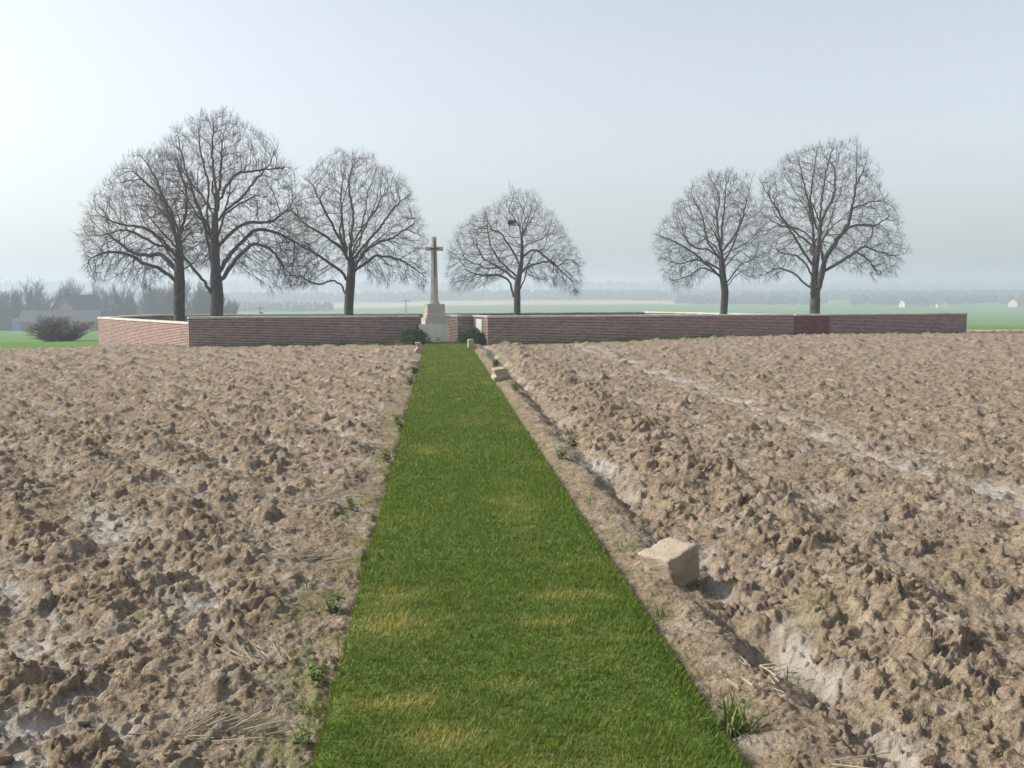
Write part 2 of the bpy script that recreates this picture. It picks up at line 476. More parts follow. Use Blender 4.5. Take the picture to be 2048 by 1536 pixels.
# ------------------------------------------------------------------ ground out to the horizon
def build_ground():
    xs = np.concatenate([-np.geomspace(6000, 60, 46), np.linspace(-58, 58, 59), np.geomspace(60, 6000, 46)])
    ys = np.concatenate([-np.geomspace(3000, 20, 16), np.linspace(-18, 80, 50), np.geomspace(82, 9000, 110)])
    X, Y = np.meshgrid(xs, ys)
    Z = T(X, Y)
    soil = sstep(1, -1, Y - np.where(X < -9.4, 46.5, np.where(X > 20, 52.0 + 0.15 * (X - 25), 47))) * (np.abs(X) < 400)
    Z = Z - 0.30 * sstep(3.0, -1.0, Y - np.where(X < -9.4, 45.5, 52)) 
    # strips of field on the far slope
    ang = X / np.maximum(Y, 1)
    s = perlin(X / 260.0 + 3.7, Y / 110.0, 12)
    tan = sstep(0.10, 0.16, s) * sstep(1050, 1150, Y)
    band = sstep(735, 775, Y - 0.12 * X) * sstep(990, 950, Y - 0.05 * X) * sstep(-0.35, -0.05, ang) * sstep(0.42, 0.30, ang)
    tan = np.clip(np.maximum(tan * 0.8, band), 0, 1)
    tan = np.maximum(tan, sstep(24, 26, X) * np.exp(-((Y - 54.5 - 0.12 * (X - 25)) / 2.2) ** 2) * (np.abs(X) < 200))
    V = np.stack([X.ravel(), Y.ravel(), Z.ravel()], 1)
    ny, nx = X.shape
    i = np.arange(ny - 1)[:, None] * nx + np.arange(nx - 1)[None]
    F = np.stack([i, i + 1, i + nx + 1, i + nx], -1).reshape(-1, 4)
    me = mesh_np('ground', V, F, M['ground'], True)
    attr(me, 'soil', soil); attr(me, 'tan', tan)
    o = obj('ground', me)
    tag(o, 'hazy green and tan farmland falling away beyond the cemetery', 'ground', kind='structure')
build_ground()

# ------------------------------------------------------------------ ploughed soil, finer near the viewer's end of the field
def build_soil():
    th = np.concatenate([np.linspace(-0.62, 0.74, 880)])
    rr = [2.3]
    while rr[-1] < 66:
        rr.append(rr[-1] + rr[-1] * (0.0024 + 0.00012 * rr[-1]))
    rr = np.array(rr)
    TH, RR = np.meshgrid(th, rr)
    X = RR * np.sin(TH); Y = RR * np.cos(TH)
    h, crust, moss = soil_height(X, Y)
    ext = np.minimum(RR, 100)
    Z = T(X, Y) + h
    # lumps lean over to the side the plough threw them
    lean = np.clip(h + 0.02, 0, 0.2)
    Xd = X + 0.35 * lean * (0.4 + perlin(X * 3, Y * 3, 77))
    Yd = Y - 0.25 * lean * (0.4 + perlin(X * 3 + 9, Y * 3, 78))
    # keep the cut edge of the turf clean
    inside = (X > XL + 0.03) & (X < XR - 0.03) & (Y < PATH_END + 0.6)
    encl = in_poly(X, Y, ENCL + np.array([0.0, 0.22]))
    lim = np.where(X < -9.4, 46.0 + 0.5 * perlin(X * 0.5, X * 0, 4), np.where(X > 20, 52.5 + 0.15 * (X - 25), 60))
    drop = inside | encl | (Y > lim)
    ny, nx = X.shape
    i = np.arange(ny - 1)[:, None] * nx + np.arange(nx - 1)[None]
    bad = drop[:-1, :-1] & drop[1:, :-1] & drop[:-1, 1:] & drop[1:, 1:]
    F = np.stack([i, i + 1, i + nx + 1, i + nx], -1)[~bad].reshape(-1, 4)
    used = np.zeros(ny * nx, bool); used[F.ravel()] = True
    remap = np.cumsum(used) - 1
    V = np.stack([Xd.ravel(), Yd.ravel(), Z.ravel()], 1)[used]
    me = mesh_np('ploughed_field', V, remap[F], M['soil'], True)
    attr(me, 'crust', crust.ravel()[used]); attr(me, 'moss', moss.ravel()[used])
    o = obj('ploughed_field', me)
    tag(o, 'dry ploughed field of pale brown clods with chalky crust in the hollows', 'field', kind='structure')
    print('soil verts', len(V))
build_soil()

def ico_lump(sub, seed, squash=0.7):
    bm = bmesh.new()
    bmesh.ops.create_icosphere(bm, subdivisions=sub, radius=1.0)
    rng = random.Random(seed)
    ax = [Vector((rng.gauss(0, 1), rng.gauss(0, 1), rng.gauss(0, 1))).normalized() for _ in range(9)]
    am = [rng.uniform(0.55, 0.95) for _ in ax]
    for v in bm.verts:
        n = v.co.normalized(); r = 1.0
        for a, m_ in zip(ax, am):
            d = n.dot(a)
            if d > m_ * 0.7: r = min(r, m_ / max(d, 0.2))
        v.co = n * r * (1 + rng.uniform(-0.16, 0.14))
        v.co.z *= squash
    V = np.array([v.co[:] for v in bm.verts]); F = np.array([[v.index for v in f.verts] for f in bm.faces])
    bm.free()
    return V, F

def build_clods():
    """loose lumps lying on the ploughed surface"""
    rng = np.random.default_rng(5)
    protos = [ico_lump(1, s, 0.75) for s in range(8)]
    n = 5200
    rad = 2.8 + 27 * rng.random(n) ** 1.5
    ang = rng.uniform(-0.60, 0.72, n)
    X = rad * np.sin(ang); Y = rad * np.cos(ang)
    keep = ((X < XL - 0.30) | (X > XR + 0.75))
    keep &= ~((np.abs(X - 5.45) < 0.45) | (np.abs(X - 3.55) < 0.25)) | (rng.random(n) < 0.25)
    dens = fbm(X * 0.8, Y * 0.8, 33, 3)
    keep &= (dens > -0.22) | (rng.random(n) < 0.2)
    X = X[keep]; Y = Y[keep]; n = len(X)
    h, crust, moss = soil_height(X, Y)
    Z = T(X, Y) + h
    size = 0.010 + 0.045 * rng.random(n) ** 3.2
    VV = []; FF = []; off = 0
    for k in range(n):
        V, F = protos[rng.integers(8)]
        a = rng.random(3) * 6.28
        Rm = np.array(Matrix.Rotation(a[0], 3, 'Z') @ Matrix.Rotation(rng.normal(0, 0.5), 3, 'X'))
        s = size[k] * np.array([1, rng.uniform(0.6, 1), rng.uniform(0.7, 1.2)])
        W = (V * s) @ Rm.T + np.array([X[k], Y[k], Z[k] + size[k] * 0.1])
        VV.append(W); FF.append(F + off); off += len(V)
    V = np.concatenate(VV)
    me = mesh_np('soil_clods', V, np.concatenate(FF), M['soil'], False)
    attr(me, 'crust', np.full(len(V), 0.04)); attr(me, 'moss', np.zeros(len(V)))
    tag(obj('soil_clods', me), 'loose lumps of dry brown soil scattered over the ploughed field', 'soil clods', kind='stuff')
build_clods()

# ------------------------------------------------------------------ grass path
DRY = [(0.02, 4.25, .22, .16, .9), (-0.22, 4.65, .25, .14, .9), (-0.3, 5.75, .22, .25, .7), (-0.28, 6.4, .22, .2, .7), (0.78, 6.3, .22, .12, .8), (0.55, 5.75, .2, .1, .8), (0.95, 5.5, .12, .08, .5),
       (0.33, 4.85, .16, .06, .7), (-0.3, 8.6, .2, .35, .5), (0.5, 3.95, .3, .1, .5), (0.75, 9.3, .4, .4, .35), (0.0, 12.5, .35, .5, .35), (0.6, 15.5, .5, .6, .3)]
def dryness(x, y):
    d = np.zeros_like(x)
    for cx, cy, sx, sy, a in DRY:
        d = np.maximum(d, a * np.exp(-((x - cx) / sx) ** 2 - ((y - cy) / sy) ** 2))
    nz = fbm(x * 2.2, y * 1.1, 55, 4)
    d = d * (0.55 + 1.2 * np.clip(nz + 0.35, 0, 1)) + 0.30 * sstep(0.05, 0.5, nz) + 0.16 * sstep(12, 30, y)
    return np.clip(d, 0, 1)

def turf_z(x, y):
    return T(x, y) + 0.012 * fbm(x * 1.5, y * 0.8, 15, 2) + 0.012

def build_path():
    ys = np.concatenate([np.arange(-1, 12, 0.06), np.arange(12, PATH_END + 0.01, 0.15)])
    xs = np.linspace(0, 1, 22)
    X, Y = np.meshgrid(xs, ys)
    l = XL + 0.012 * perlin(Y * 1.7, Y * 0 + 2.2, 9) + 0.006 * perlin(Y * 9, Y * 0 + 4.2, 19)
    r = XR + 0.012 * perlin(Y * 1.7, Y * 0 + 7.2, 10) + 0.006 * perlin(Y * 9, Y * 0 + 9.2, 20)
    XX = l + (r - l) * X
    Z = turf_z(XX, Y)
    XX = np.concatenate([XX[:, :1] + 0.004, XX, XX[:, -1:] - 0.004], 1); YY = np.concatenate([Y[:, :1], Y, Y[:, -1:]], 1)
    Z = np.concatenate([Z[:, :1] - 0.14, Z, Z[:, -1:] - 0.14], 1)
    ny, nx = XX.shape
    i = np.arange(ny - 1)[:, None] * nx + np.arange(nx - 1)[None]
    F = np.stack([i, i + 1, i + nx + 1, i + nx], -1).reshape(-1, 4)
    me = mesh_np('grass_path', np.stack([XX.ravel(), YY.ravel(), Z.ravel()], 1), F, M['turf'], True)
    o = obj('grass_path', me)
    tag(o, 'straight mown grass path leading to the cemetery entrance', 'path', kind='structure')

    rng = np.random.default_rng(11)
    zones = [(2.6, 4.6, 15000, 0.030, 0.0028), (4.6, 7.0, 11000, 0.030, 0.0034), (7.0, 11.0, 6500, 0.032, 0.0046), (11, 18, 3200, 0.034, 0.0075), (18, 28, 1500, 0.036, 0.013), (28, PATH_END, 800, 0.038, 0.02)]
    VV = []; DR = []
    for y0, y1, dens, hh, ww in zones:
        n = int((y1 - y0) * (XR - XL) * dens)
        x = rng.uniform(XL - 0.008, XR + 0.008, n); y = rng.uniform(y0, y1, n)
        # a fringe of longer grass leans out over the cut edge
        ne = int((y1 - y0) * 2 * dens * 0.035)
        side = rng.random(ne) < 0.5
        xe = np.where(side, XL - 0.004, XR + 0.004) + rng.normal(0, 0.010, ne); ye = rng.uniform(y0, y1, ne)
        x = np.concatenate([x, xe]); y = np.concatenate([y, ye])
        lean0 = np.concatenate([np.zeros(n), np.where(side, -0.45, 0.45)])
        n = len(x)
        tuft = fbm(x * 7, y * 7, 66, 3)
        h = hh * (0.55 + 0.6 * rng.random(n)) * (1 + 0.7 * tuft)
        a = rng.random(n) * 2 * np.pi
        w = ww * (0.7 + 0.6 * rng.random(n))
        lx = np.cos(a + 1.57 + rng.normal(0, .5, n)) * h * 0.75 + lean0 * h; ly = np.sin(a + 1.57) * h * 0.75
        z = turf_z(x, y) - 0.004
        z = np.where((x < XL) | (x > XR), z - 0.012, z)
        p0 = np.stack([x - np.cos(a) * w, y - np.sin(a) * w, z], 1)
        p1 = np.stack([x + np.cos(a) * w, y + np.sin(a) * w, z], 1)
        p2 = np.stack([x + lx, y + ly, z + h], 1)
        VV.append(np.stack([p0, p1, p2], 1).reshape(-1, 3))
        DR.append(np.repeat(np.clip(dryness(x, y) + rng.normal(0, 0.12, n), 0, 1), 3))
    V = np.concatenate(VV)
    F = np.arange(len(V)).reshape(-1, 3)
    me = mesh_np('grass', V, F, M['blade'])
    attr(me, 'dry', np.concatenate(DR))
    g = obj('grass', me)
    tag(g, 'short green mown grass of the path with yellowed patches', 'grass', kind='stuff')
    print('grass blades', len(F))
build_path()

# lawn inside the walls
def build_lawn():
    cx, cy = ENCL.mean(0)
    P = (ENCL - np.array([cx, cy])) * 0.999 + np.array([cx, cy])
    V = [[cx, cy, Tz(cx, cy) - 0.02]] + [[p[0], p[1], Tz(p[0], p[1]) - 0.02] for p in P]
    n = len(P)
    F = np.array([[0, 1 + i, 1 + (i + 1) % n] for i in range(n)])
    V = np.array(V, float)
    # fold in the entrance apron so that grass runs through the gate
    me = mesh_np('cemetery_lawn', V, F, M['lawn'])
    bm = bmesh.new(); bm.from_mesh(me)
    bmesh.ops.subdivide_edges(bm, edges=list(bm.edges), cuts=7, use_grid_fill=True)
    for v in bm.verts: v.co.z = Tz(v.co.x, v.co.y) - 0.02
    bm.to_mesh(me); bm.free()
    tag(obj('cemetery_lawn', me), 'mown lawn inside the brick walls', 'lawn', kind='structure')
build_lawn()

# ------------------------------------------------------------------ brick walls
COURSE = 0.062; BH = 0.045; BL = 0.218; BJ = 0.007; BD = 0.06
def unit_brick(name, mat):
    me = boxes(name, [[-0.5, 0, 0]], [[0.5, 1, 1]], mat)
    V = np.array([v.co[:] for v in me.vertices]) * np.array([BL, BD, BH])
    me.vertices.foreach_set('co', V.astype(np.float32).ravel()); me.update()
    return me
BRICK_ME = {'brick': unit_brick('brick', M['brick']), 'brick_new': unit_brick('brick_new', M['brick_new'])}

def offset_line(pts, d):
    """offset to the left of travel by d, mitred"""
    pts = [np.asarray(p, float) for p in pts]
    out = []
    n = len(pts)
    for i in range(n):
        dirs = []
        if i > 0: v = pts[i] - pts[i - 1]; dirs.append(v / np.linalg.norm(v))
        if i < n - 1: v = pts[i + 1] - pts[i]; dirs.append(v / np.linalg.norm(v))
        nr = [np.array([-v[1], v[0]]) for v in dirs]
        if len(nr) == 1: out.append(pts[i] + nr[0] * d)
        else:
            m_ = nr[0] + nr[1]; m_ = m_ / np.linalg.norm(m_)
            out.append(pts[i] + m_ * d / max(0.3, m_ @ nr[0]))
    return out

def brick_slots(p, q, top, rng, max_courses=99):
    """face from p to q, outward to the right of travel; yields centre, angle, length, z"""
    v = q - p; L = np.linalg.norm(v); u = v / L
    ang = math.atan2(u[1], u[0])
    out = []
    c = 0
    while c < max_courses:
        z = top - (c + 1) * COURSE + (COURSE - BH) * 0.5
        x = -(BL + BJ) * (0.5 if c % 2 else 0.0)
        anyb = False
        while x < L:
            a = max(x, 0.0); b = min(x + BL, L)
            if b - a > 0.035:
                m_ = (a + b) / 2
                pos = p + u * m_
                if z + BH > Tz(pos[0], pos[1]) - 0.10:
                    out.append((pos[0], pos[1], z, ang, b - a)); anyb = True
            x += BL + BJ
        if not anyb: break
        c += 1
    return out

def put_bricks(wall, slots, n_single, rng, mat='brick', name='brick'):
    """the slots that show largest become single bricks, the rest one joined part"""
    slots = sorted(slots, key=lambda s: (s[0] ** 2 + s[1] ** 2))
    for s in slots[:n_single]:
        o = bpy.data.objects.new(name, BRICK_ME[mat])
        COL.objects.link(o); o.parent = wall
        u = np.array([math.cos(s[3]), math.sin(s[3])]); inn = np.array([-u[1], u[0]])
        pr = rng.uniform(-0.0015, 0.0025)
        o.location = (s[0] - inn[0] * pr, s[1] - inn[1] * pr, s[2] + rng.uniform(-0.001, 0.001))
        o.rotation_euler = (0, 0, s[3])
        o.scale = (s[4] / BL, 1, 1)
    rest = slots[n_single:]
    if rest:
        S = np.array(rest); n = len(S)
        u = np.stack([np.cos(S[:, 3]), np.sin(S[:, 3])], 1); inn = np.stack([-u[:, 1], u[:, 0]], 1)
        pr = np.array([rng.uniform(-0.0015, 0.0025) for _ in range(n)])
        C0 = S[:, :2] - inn * pr[:, None]
        sx = np.array([-.5, .5, .5, -.5, -.5, .5, .5, -.5]); sy = np.array([0, 0, 1, 1, 0, 0, 1, 1.]); sz = np.array([0, 0, 0, 0, 1, 1, 1, 1.])
        XY = C0[:, None] + u[:, None] * (sx[None, :, None] * S[:, 4][:, None, None]) + inn[:, None] * (sy[None, :, None] * BD)
        Z = S[:, 2][:, None] + sz[None] * BH
        V = np.concatenate([XY, Z[..., None]], -1).reshape(-1, 3)
        F = (BOXF[None] + 8 * np.arange(n)[:, None, None]).reshape(-1, 4)
        o = obj('brickwork', mesh_np('brickwork', V, F, M[mat]), wall)
        o['kind'] = 'stuff'

def wall_core(wall, pts, thick, top, mat='mortar', name='mortar_core', inset=0.006):
    outer = offset_line(pts, inset); inner = offset_line(pts, thick - inset)
    n = len(pts)
    V = []
    for i in range(n):
        for q in (outer[i], inner[i]):
            zb = Tz(q[0], q[1]) - 0.5
            V.append([q[0], q[1], zb]); V.append([q[0], q[1], top])
    F = []
    for i in range(n - 1):
        a = 4 * i; b = 4 * (i + 1)
        F += [[a, b, b + 1, a + 1], [a + 3, b + 3, b + 2, a + 2], [a + 1, b + 1, b + 3, a + 3]]
    F += [[0, 1, 3, 2], [4 * (n - 1), 4 * (n - 1) + 2, 4 * (n - 1) + 3, 4 * (n - 1) + 1]]
    return obj(name, mesh_np(name, np.array(V), np.array(F), M[mat]), wall)

def wall_coping(wall, pts, thick, top, rng, h=0.078, over=0.028, ext0=0.0, ext1=0.0, stone_len=0.92):
    pts = [np.array(p, float) for p in pts]
    if ext0: v = pts[0] - pts[1]; pts[0] = pts[0] + v / np.linalg.norm(v) * ext0
    if ext1: v = pts[-1] - pts[-2]; pts[-1] = pts[-1] + v / np.linalg.norm(v) * ext1
    outer = offset_line(pts, -over); inner = offset_line(pts, thick + over)
    for i in range(len(pts) - 1):
        L = np.linalg.norm(pts[i + 1] - pts[i])
        n = max(1, int(round(L / stone_len)))
        g = 0.004 / L
        for k in range(n):
            t0, t1 = k / n + (g if k else 0), (k + 1) / n - (g if k < n - 1 else 0)
            lerp = lambda a, b, t: a + (b - a) * t
            q = [lerp(outer[i], outer[i + 1], t0), lerp(outer[i], outer[i + 1], t1), lerp(inner[i], inner[i + 1], t1), lerp(inner[i], inner[i + 1], t0)]
            c = sum(q) / 4
            dz = rng.uniform(-0.003, 0.003)
            V, F = hull8([[*(p - c), 0] for p in q], [[*((p - c) * 0.985), h + dz] for p in q])
            me = mesh_np('coping_stone', V, F, M['coping'])
            bevel_mesh(me, 0.008, 1)
            obj('coping_stone', me, wall, (c[0], c[1], top))

def new_wall(label, pts, thick, top, faces, n_single, seed, mat='brick', mort='mortar', ext0=0.028, ext1=0.028, max_courses=99, over=0.028):
    rng = random.Random(seed)
    w = empty('brick_wall', (0, 0, 0))
    tag(w, label, 'wall')
    wall_core(w, pts, thick, top, mort)
    slots = []
    for p, q in faces: slots += brick_slots(np.asarray(p, float), np.asarray(q, float), top, rng, max_courses)
    put_bricks(w, slots, n_single, rng, mat)
    wall_coping(w, pts, thick, top, rng, ext0=ext0, ext1=ext1, over=over)
    return w

TH = 0.34; ZT = 1.042; ZS = 0.818
pts = [A, B]
inn = offset_line(pts, TH)
new_wall('long low brick wall with pale coping left of the entrance', pts, TH, ZT, [(A, B), (inn[0], A), (B, inn[1])], 300, 1)
pts = [SIDE0, SIDE1]
inn = offset_line(pts, TH)
new_wall('sunlit lower brick wall running back from the left corner', pts, 0.34, ZS, [(SIDE0, SIDE1), (inn[0], SIDE0)], 300, 2, ext0=0, ext1=-0.02)
pts = [J[0], J[1], J[2], J[3], K]
faces = [(J[0], J[1]), (J[1], J[2]), (J[2], J[3]), (J[3], K)]
wr = new_wall('brick wall right of the entrance stepping forward beside a white tablet', pts, TH, ZT, faces, 300, 3, ext1=0.0)
u4 = (Eo - K) / np.linalg.norm(Eo - K); n4 = np.array([-u4[1], u4[0]])
K2 = K + u4 * 0.045 + n4 * 0.03; E2 = Eo
rep = K2 + u4 * 1.95
w4 = empty('brick_wall'); tag(w4, 'far right end of the brick wall with a patch of dark red repair', 'wall')
rng4 = random.Random(4)
wall_core(w4, [K2, rep], TH, ZT - 0.012, 'mortar_new', 'repair_mortar')
wall_core(w4, [rep, E2], TH, ZT - 0.012, 'mortar')
sl = brick_slots(rep, E2, ZT - 0.012, rng4); sn = brick_slots(K2, rep, ZT - 0.012, rng4)
mixd = [s_ for s_ in sl if rng4.random() < 0.75 - 0.8 * math.hypot(s_[0] - rep[0], s_[1] - rep[1])]
old = [s_ for s_ in sn if rng4.random() < 0.08]
put_bricks(w4, [s_ for s_ in sl if s_ not in mixd] + old, 230, rng4)
put_bricks(w4, [s_ for s_ in sn if s_ not in old] + mixd, 70, rng4, 'brick_new', 'repair_brick')
wall_coping(w4, [K2, E2], TH, ZT - 0.012, rng4, ext0=-0.03, ext1=0.028)
pts = offset_line(BACK, -TH)
v = pts[1] - pts[0]; pts[0] = pts[0] + v / np.linalg.norm(v) * 0.36
faces = [(pts[i], pts[i + 1]) for i in range(len(pts) - 1)]
new_wall('rear brick wall closing the cemetery behind the trees', pts, TH, ZS, faces, 0, 5, ext0=0, ext1=-0.1, max_courses=9)

# white tablet let into the return beside the entrance
v = J[3] - J[2]; L = np.linalg.norm(v); u = v / L; outn = np.array([u[1], -u[0]])
c = J[2] + u * (L * 0.46)
me = boxes('tablet', [[-0.36, -0.012, 0]], [[0.36, 0.05, 0.60]], M['tablet']); bevel_mesh(me, 0.006, 1)
obj('tablet', me, wr, (c[0] + outn[0] * 0.014, c[1] + outn[1] * 0.014, 0.36), math.atan2(u[1], u[0]))

# stone sill across the opening
p = B + np.array([0.06, 0.05]); q = J[1] + np.array([-0.05, 0.1])
v = q - p; L = np.linalg.norm(v)
me = boxes('threshold_stone', [[0, 0, -0.1]], [[L, 0.24, 0.045]], M['coping']); bevel_mesh(me, 0.01, 1)
tag(obj('threshold_stone', me, None, (p[0], p[1] + 0.02, Tz(*p)), math.atan2(v[1], v[0])), 'thin pale stone sill across the entrance at the end of the grass', 'threshold')

# ------------------------------------------------------------------ cross
def octa(half, z, flat=1.0, ch=0.42):
    """chamfered square ring"""
    a = half; c = half * ch
    return [(a, c * flat, z), (c, a * flat, z), (-c, a * flat, z), (-a, c * flat, z), (-a, -c * flat, z), (-c, -a * flat, z), (c, -a * flat, z), (a, -c * flat, z)]

def loft(rings, name, mat, bev=0.0):
    V = [p for r in rings for p in r]; n = len(rings[0])
    F4 = []
    for k in range(len(rings) - 1):
        for i in range(n):
            j = (i + 1) % n
            F4.append([k * n + i, k * n + j, (k + 1) * n + j, (k + 1) * n + i])
    bm = bmesh.new()
    vs = [bm.verts.new(p) for p in V]
    for f in F4: bm.faces.new([vs[i] for i in f])
    bm.faces.new([vs[i] for i in reversed(range(n))])
    bm.faces.new([vs[(len(rings) - 1) * n + i] for i in range(n)])
    bmesh.ops.recalc_face_normals(bm, faces=list(bm.faces))
    if bev: bmesh.ops.bevel(bm, geom=list(bm.edges), offset=bev, segments=1, affect='EDGES')
    me = bpy.data.meshes.new(name); bm.to_mesh(me); bm.free()
    me.materials.append(mat)
    return me

CX, CY = -0.17, 48.0
cz = Tz(CX, CY) - 0.02
cross = empty('memorial_cross', (CX, CY, cz), R(12))
tag(cross, 'tall limestone cross with a bronze sword on a stepped stone base', 'cross')
b = cz
def Zc(z): return z - b
def sq(h, z, k=1.0): return [(h, -h * k, z), (h, h * k, z), (-h, h * k, z), (-h, -h * k, z)]
obj('lower_step', loft([sq(0.80, -0.1), sq(0.80, Zc(0.50))], 'lower_step', M['cross'], 0.012), cross)
obj('middle_step', loft([sq(0.535, Zc(0.503)), sq(0.525, Zc(0.89))], 'middle_step', M['cross'], 0.012), cross)
obj('plinth', loft([sq(0.465, Zc(0.893)), sq(0.455, Zc(1.04)), sq(0.415, Zc(1.10)), sq(0.408, Zc(1.53))], 'plinth', M['cross'], 0.008), cross)
rings = [octa(0.222, Zc(1.533)), octa(0.222, Zc(1.60)), octa(0.19, Zc(1.66)), octa(0.172, Zc(1.74)), octa(0.16, Zc(1.90)), octa(0.153, Zc(2.6)), octa(0.138, Zc(3.5)), octa(0.125, Zc(4.02)), octa(0.118, Zc(4.2)),
         octa(0.108, Zc(4.50)), octa(0.112, Zc(4.52)), octa(0.112, Zc(4.60)), octa(0.104, Zc(4.625))]
obj('shaft', loft(rings, 'shaft', M['cross']), cross)
def arm(sign):
    V = []
    for x, hh in ((0.085, 0.098), (0.36, 0.088), (0.365, 0.096), (0.415, 0.096)):
        c = hh * 0.45
        zc = Zc(4.085)
        V.append([(sign * x, c, zc + hh), (sign * x, hh, zc + c), (sign * x, hh, zc - c), (sign * x, c, zc - hh), (sign * x, -c, zc - hh), (sign * x, -hh, zc - c), (sign * x, -hh, zc + c), (sign * x, -c, zc + hh)])
    return loft(V, 'arm', M['cross'])
obj('arm', arm(1), cross); obj('arm', arm(-1), cross)
sw = obj('sword', loft([[(-0.022, -0.012, Zc(2.66) + 0.06), (0, -0.022, Zc(2.66) + 0.06), (0.022, -0.012, Zc(2.66) + 0.06), (0, 0.01, Zc(2.66) + 0.06)],
                       [(-0.036, -0.012, Zc(4.04)), (0, -0.026, Zc(4.04)), (0.036, -0.012, Zc(4.04)), (0, 0.01, Zc(4.04))]], 'sword', M['bronze']), cross, (0, -0.155, 0))
sw.rotation_euler = (0, 0, 0)
obj('hilt', boxes('hilt', [[-0.022, -0.02, Zc(4.04)]], [[0.022, 0.014, Zc(4.42)]], M['bronze']), sw)
obj('crossguard', boxes('crossguard', [[-0.20, -0.026, Zc(4.068)]], [[0.20, 0.02, Zc(4.115)]], M['bronze']), sw)
me = bpy.data.meshes.new('pommel'); bm = bmesh.new(); bmesh.ops.create_icosphere(bm, subdivisions=2, radius=0.036); bm.to_mesh(me); bm.free(); me.materials.append(M['bronze'])
obj('pommel', me, sw, (0, -0.005, Zc(4.44)))

# ------------------------------------------------------------------ headstones seen through the opening
def headstone_mesh():
    w, h, d = 0.161, 0.70, 0.075
    prof = [(-w, -0.2), (w, -0.2), (w, h - 0.045)]
    for k in range(1, 10):
        t = k / 10
        prof.append((w - 2 * w * t, h - 0.045 + 0.045 * math.sin(math.pi * t)))
    prof.append((-w, h - 0.045))
    n = len(prof)
    bm = bmesh.new()
    f = [bm.verts.new((x, -d / 2, z)) for x, z in prof]; k = [bm.verts.new((x, d / 2, z)) for x, z in prof]
    bm.faces.new(f); bm.faces.new(list(reversed(k)))
    for i in range(n): bm.faces.new([f[(i + 1) % n], f[i], k[i], k[(i + 1) % n]])
    bmesh.ops.recalc_face_normals(bm, faces=list(bm.faces))
    me = bpy.data.meshes.new('headstone'); bm.to_mesh(me); bm.free()
    me.materials.append(M['headstone'])
    return me
HM = headstone_mesh()
hl = ['leftmost pale headstone below the cross, half behind the left shrub', 'second pale headstone from the left in the row below the cross', 'third pale headstone from the left, behind the small dark plant', 'pale headstone at the right end of the row, half behind the brick jamb']
for k in range(4):
    x = -0.64 + k * 0.331
    o = obj('headstone', HM, None, (x, 45.0 + 0.02 * k, Tz(x, 45)), R(3))
    tag(o, hl[k], 'headstone', 'headstones below the cross')

# ------------------------------------------------------------------ bare trees
def tubes(P0, P1, R0, R1, D0, D1, sides):
    """tapered tubes from arrays of segment ends; D are the ring directions"""
    n = len(P0)
    def ring(P, Rr, D):
        ref = np.tile(np.array([[0.0, 1.0, 0.0]]), (n, 1))
        par = np.abs(D[:, 1]) > 0.9
        ref[par] = np.array([1.0, 0.0, 0.0])
        a = np.cross(D, ref); a /= np.linalg.norm(a, axis=1, keepdims=True) + 1e-9
        c = np.cross(D, a)
        t = np.arange(sides) * 2 * np.pi / sides
        return P[:, None] + Rr[:, None, None] * (a[:, None] * np.cos(t)[None, :, None] + c[:, None] * np.sin(t)[None, :, None])
    V = np.stack([ring(P0, R0, D0), ring(P1, R1, D1)], 1).reshape(-1, 3)
    k = np.arange(sides); k2 = (k + 1) % sides
    F = np.stack([k, k2, k2 + sides, k + sides], 1)
    F = (F[None] + (2 * sides * np.arange(n))[:, None, None]).reshape(-1, 4)
    return V, F

def spikes(P0, P1, R0, D):
    V, F = tubes(P0, P1, R0 * 1.1, R0 * 0, D, D, 3)
    n = len(P0)
    V = V.reshape(n, 6, 3)[:, [0, 1, 2, 3]].reshape(-1, 3)
    F = (np.array([[0, 1, 3], [1, 2, 3], [2, 0, 3]])[None] + (4 * np.arange(n))[:, None, None]).reshape(-1, 3)
    return V, F

def seg_mesh(name, segs, mat, thick=True, tips=()):
    """segs: (p0, p1, r0, r1, d0, d1) arrays"""
    P0, P1, R0, R1, D0, D1 = segs
    Vs = []; Fs = []; off = 0
    rm = np.maximum(R0, R1)
    for lo, hi, sd in ((0, 0.014, 3), (0.014, 0.045, 5), (0.045, 0.12, 7), (0.12, 9, 14)):
        m_ = (rm >= lo) & (rm < hi)
        if not m_.any(): continue
        V, F = tubes(P0[m_], P1[m_], R0[m_], R1[m_], D0[m_], D1[m_], sd)
        Vs.append(V); Fs.append(F + off); off += len(V)
    Ft = []
    for tp in tips:
        V, F = spikes(*tp)
        Vs.append(V); Ft.append(F + off); off += len(V)
    me = mesh_np(name, np.concatenate(Vs), [np.concatenate(Fs)] + ([np.concatenate(Ft)] if Ft else []), mat, True)
    if thick:
        bm = bmesh.new(); bm.from_mesh(me)
        bmesh.ops.remove_doubles(bm, verts=list(bm.verts), dist=0.0006)
        bm.to_mesh(me); bm.free()
    return me

def sample_poly(poly, n, rng):
    poly = np.array(poly, float)
    lo, hi = poly.min(0), poly.max(0)
    out = []
    while sum(len(o) for o in out) < n:
        p = lo + (hi - lo) * rng.random((n * 2, 2))
        out.append(p[in_poly(p[:, 0], p[:, 1], poly)])
    return np.concatenate(out)[:n]

